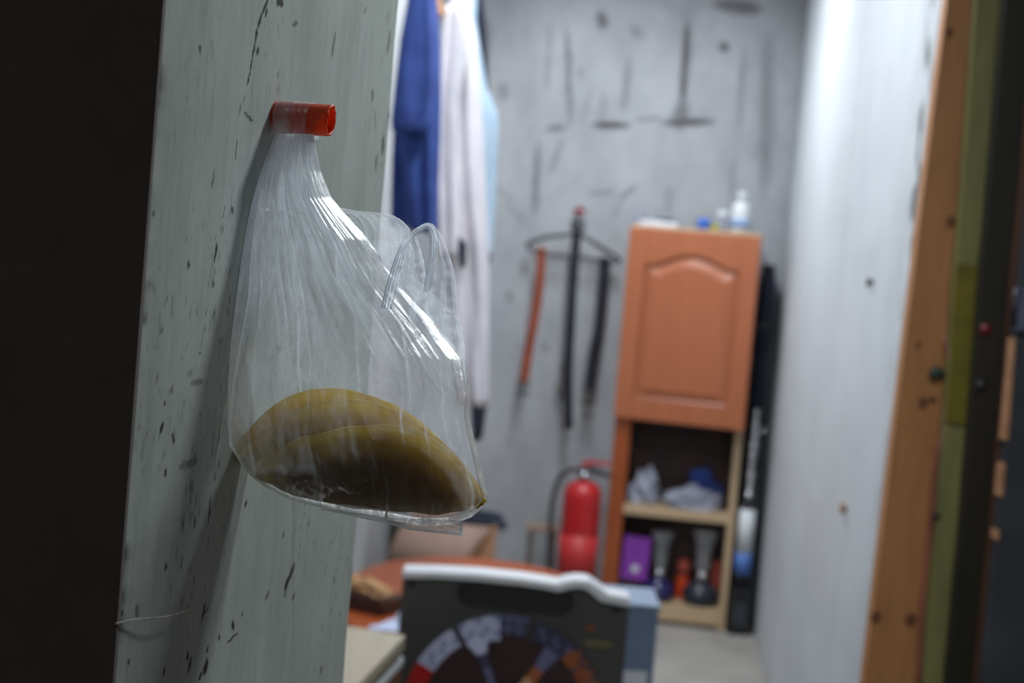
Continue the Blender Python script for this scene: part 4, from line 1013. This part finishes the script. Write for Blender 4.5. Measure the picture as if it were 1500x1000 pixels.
# ---- blue-grey box right of the appliance
bt = aY(906, 880, 3.62); bt2 = aY(966, 889, 3.62)
bg = thing('blue_grey_box', 'blue-grey plastic box standing just right of the grey appliance', 'box', (bt.x, 3.62, 0))
hh = (bt.z+bt2.z)/2; ww = bt2.x-bt.x
MB().box(-.06, ww, 0, .2, 0, hh-.012).build('box_body', M['bluegrey_plastic'], bg, .006)
MB().box(-.064, ww+.004, -.004, .204, hh-.012, hh).build('rim', mat('pale_bluegrey', (134, 150, 172), (120, 136, 160)), bg, .003)
MB().box(.0, ww-.015, -.0015, 0, .60, .635).build('pale_label', M['paper'], bg)

# ---- small things on the right wall
p0w = Vector((RX0, RY0, 0))
def plug(name, label, cat, px, py, m_, r, ln):
    a = aP(px, py, p0w, rnorm); t = thing(name, label, cat, a); t.rotation_euler = (0, -pi/2, rnorm.to_2d().angle_signed(Vector((-1, 0)))*-1)
    MB().lathe([(r*.6, -.004), (r*.7, ln*.5), (r, ln*.75), (r*.9, ln), (0, ln)], 14).build('head', m_, t)
    return t
plug('wall_nail', 'dark nail head in the pale right wall, upper of the two pegs', 'nail', 1277, 414, M['olive_metal'], .013, .012)
plug('wooden_peg', 'small wooden peg in the lower part of the pale right wall', 'peg', 1240, 744, M['beige_wood'], .018, .016)

# ---- wires and fittings on the timber door frame
Yt = 3.325
wr_ = thing('wire_tangle', 'thin pinkish wires running down the right edge of the pine timber', 'wire', aY(1390, 500, Yt))
w0 = wr_.location
def wpath(l, y=Yt-.006): return smoothpath([aY(a, b, y)-w0 for a, b in l], 6)
MB().tube(wpath([(1396, 470), (1394, 520), (1391, 560), (1389, 610), (1382, 645), (1374, 662), (1368, 700), (1362, 780), (1352, 860), (1346, 1000)]), .0035, 6).build('strand', mat('pink_wire', (176, 96, 90), (150, 78, 74)), wr_)
MB().tube(wpath([(1384, 490), (1391, 540), (1385, 590), (1380, 640), (1372, 650)], Yt-.012), .0025, 6).build('strand', mat('pale_pink_wire', (190, 130, 128)), wr_)
cl_ = aY(1374, 546, Yt); ct = thing('latch', 'small dark green metal latch on the pine timber edge', 'latch', cl_)
MB().lathe([(.013, 0), (.015, .006), (.008, .014), (0, .014)], 16).build('knob', mat('green_metal', (44, 70, 60), (34, 52, 46), rough=.4), ct).matrix_local = Matrix.Translation((-.004, .004, 0)) @ Matrix.Rotation(pi/2, 4, 'X')
MB().box(.0, .022, -.008, .004, -.004, .005).build('arm', M['green_metal'], ct, .001); MB().box(.018, .027, -.01, .004, -.035, .008).build('tongue', M['black_plastic'], ct, .001)
def bolt(px, py, Y, label, r=.011, m_='black_plastic'):
    p = aY(px, py, Y); t = thing('bolt', label, 'bolt', p)
    MB().lathe([(r, 0), (r, .005), (r*.6, .010), (0, .010)], 8).build('bolt_head', M[m_], t).matrix_local = Matrix.Rotation(pi/2, 4, 'X')
bolt(1437, 565, 3.263, 'dark bolt head on the dark olive post, level with the latch', .013)
bolt(1370, 756, 3.303, 'small dark bolt on the olive strip below the wires', .009)
bolt(1443, 482, 3.263, 'reddish bolt head on the dark olive post above the dark bolt', .013, 'dark_red_knob')
hgp = aY(1490, 452, 3.19); hi = thing('hinge', 'greyish metal hinge on the door edge at the right of the frame', 'hinge', hgp)
MB().box(-.008, .02, -.012, .008, -.045, .045).build('leaf', mat('pale_metal', (104, 112, 132), (80, 84, 100), rough=.5, metal=.2), hi, .002); MB().tube([(-.008, -.012, -.04), (-.008, -.012, .04)], .006, 10).build('pin', M['dark_metal'], hi)

# ---- lamps (above the frame), the rear one added as fill
def lamp(name, label, loc, sx, sy, m_on):
    t = thing(name, label, 'lamp', loc)
    MB().box(-sx/2-.02, sx/2+.02, -sy/2-.03, sy/2+.03, .03, .06).build('housing', M['white_plastic'], t, .004)
    n = 1 if sy > .5 else 0
    MB().tube([(0, -sy/2, .018), (0, sy/2, .018)], .012, 12).build('tube', m_on, t)
    MB().box(-.006, .006, -.006, .006, .06, ZC-loc[2]).build('suspension', M['dark_metal'], t)
on = emis('lamp_glow', (.92, .97, 1, 1), 4.0)
lamp('ceiling_tube_lamp', 'fluorescent tube lamp under the room ceiling', ROOM_LAMP, .10, 1.15, on)
lamp('rear_lamp', 'shorter fluorescent tube lamp near the back wall', REAR_FILL, .10, .9, on)
lamp('door_lamp', 'short tube lamp hanging over the doorway', DOOR_LAMP, .10, .16, on)
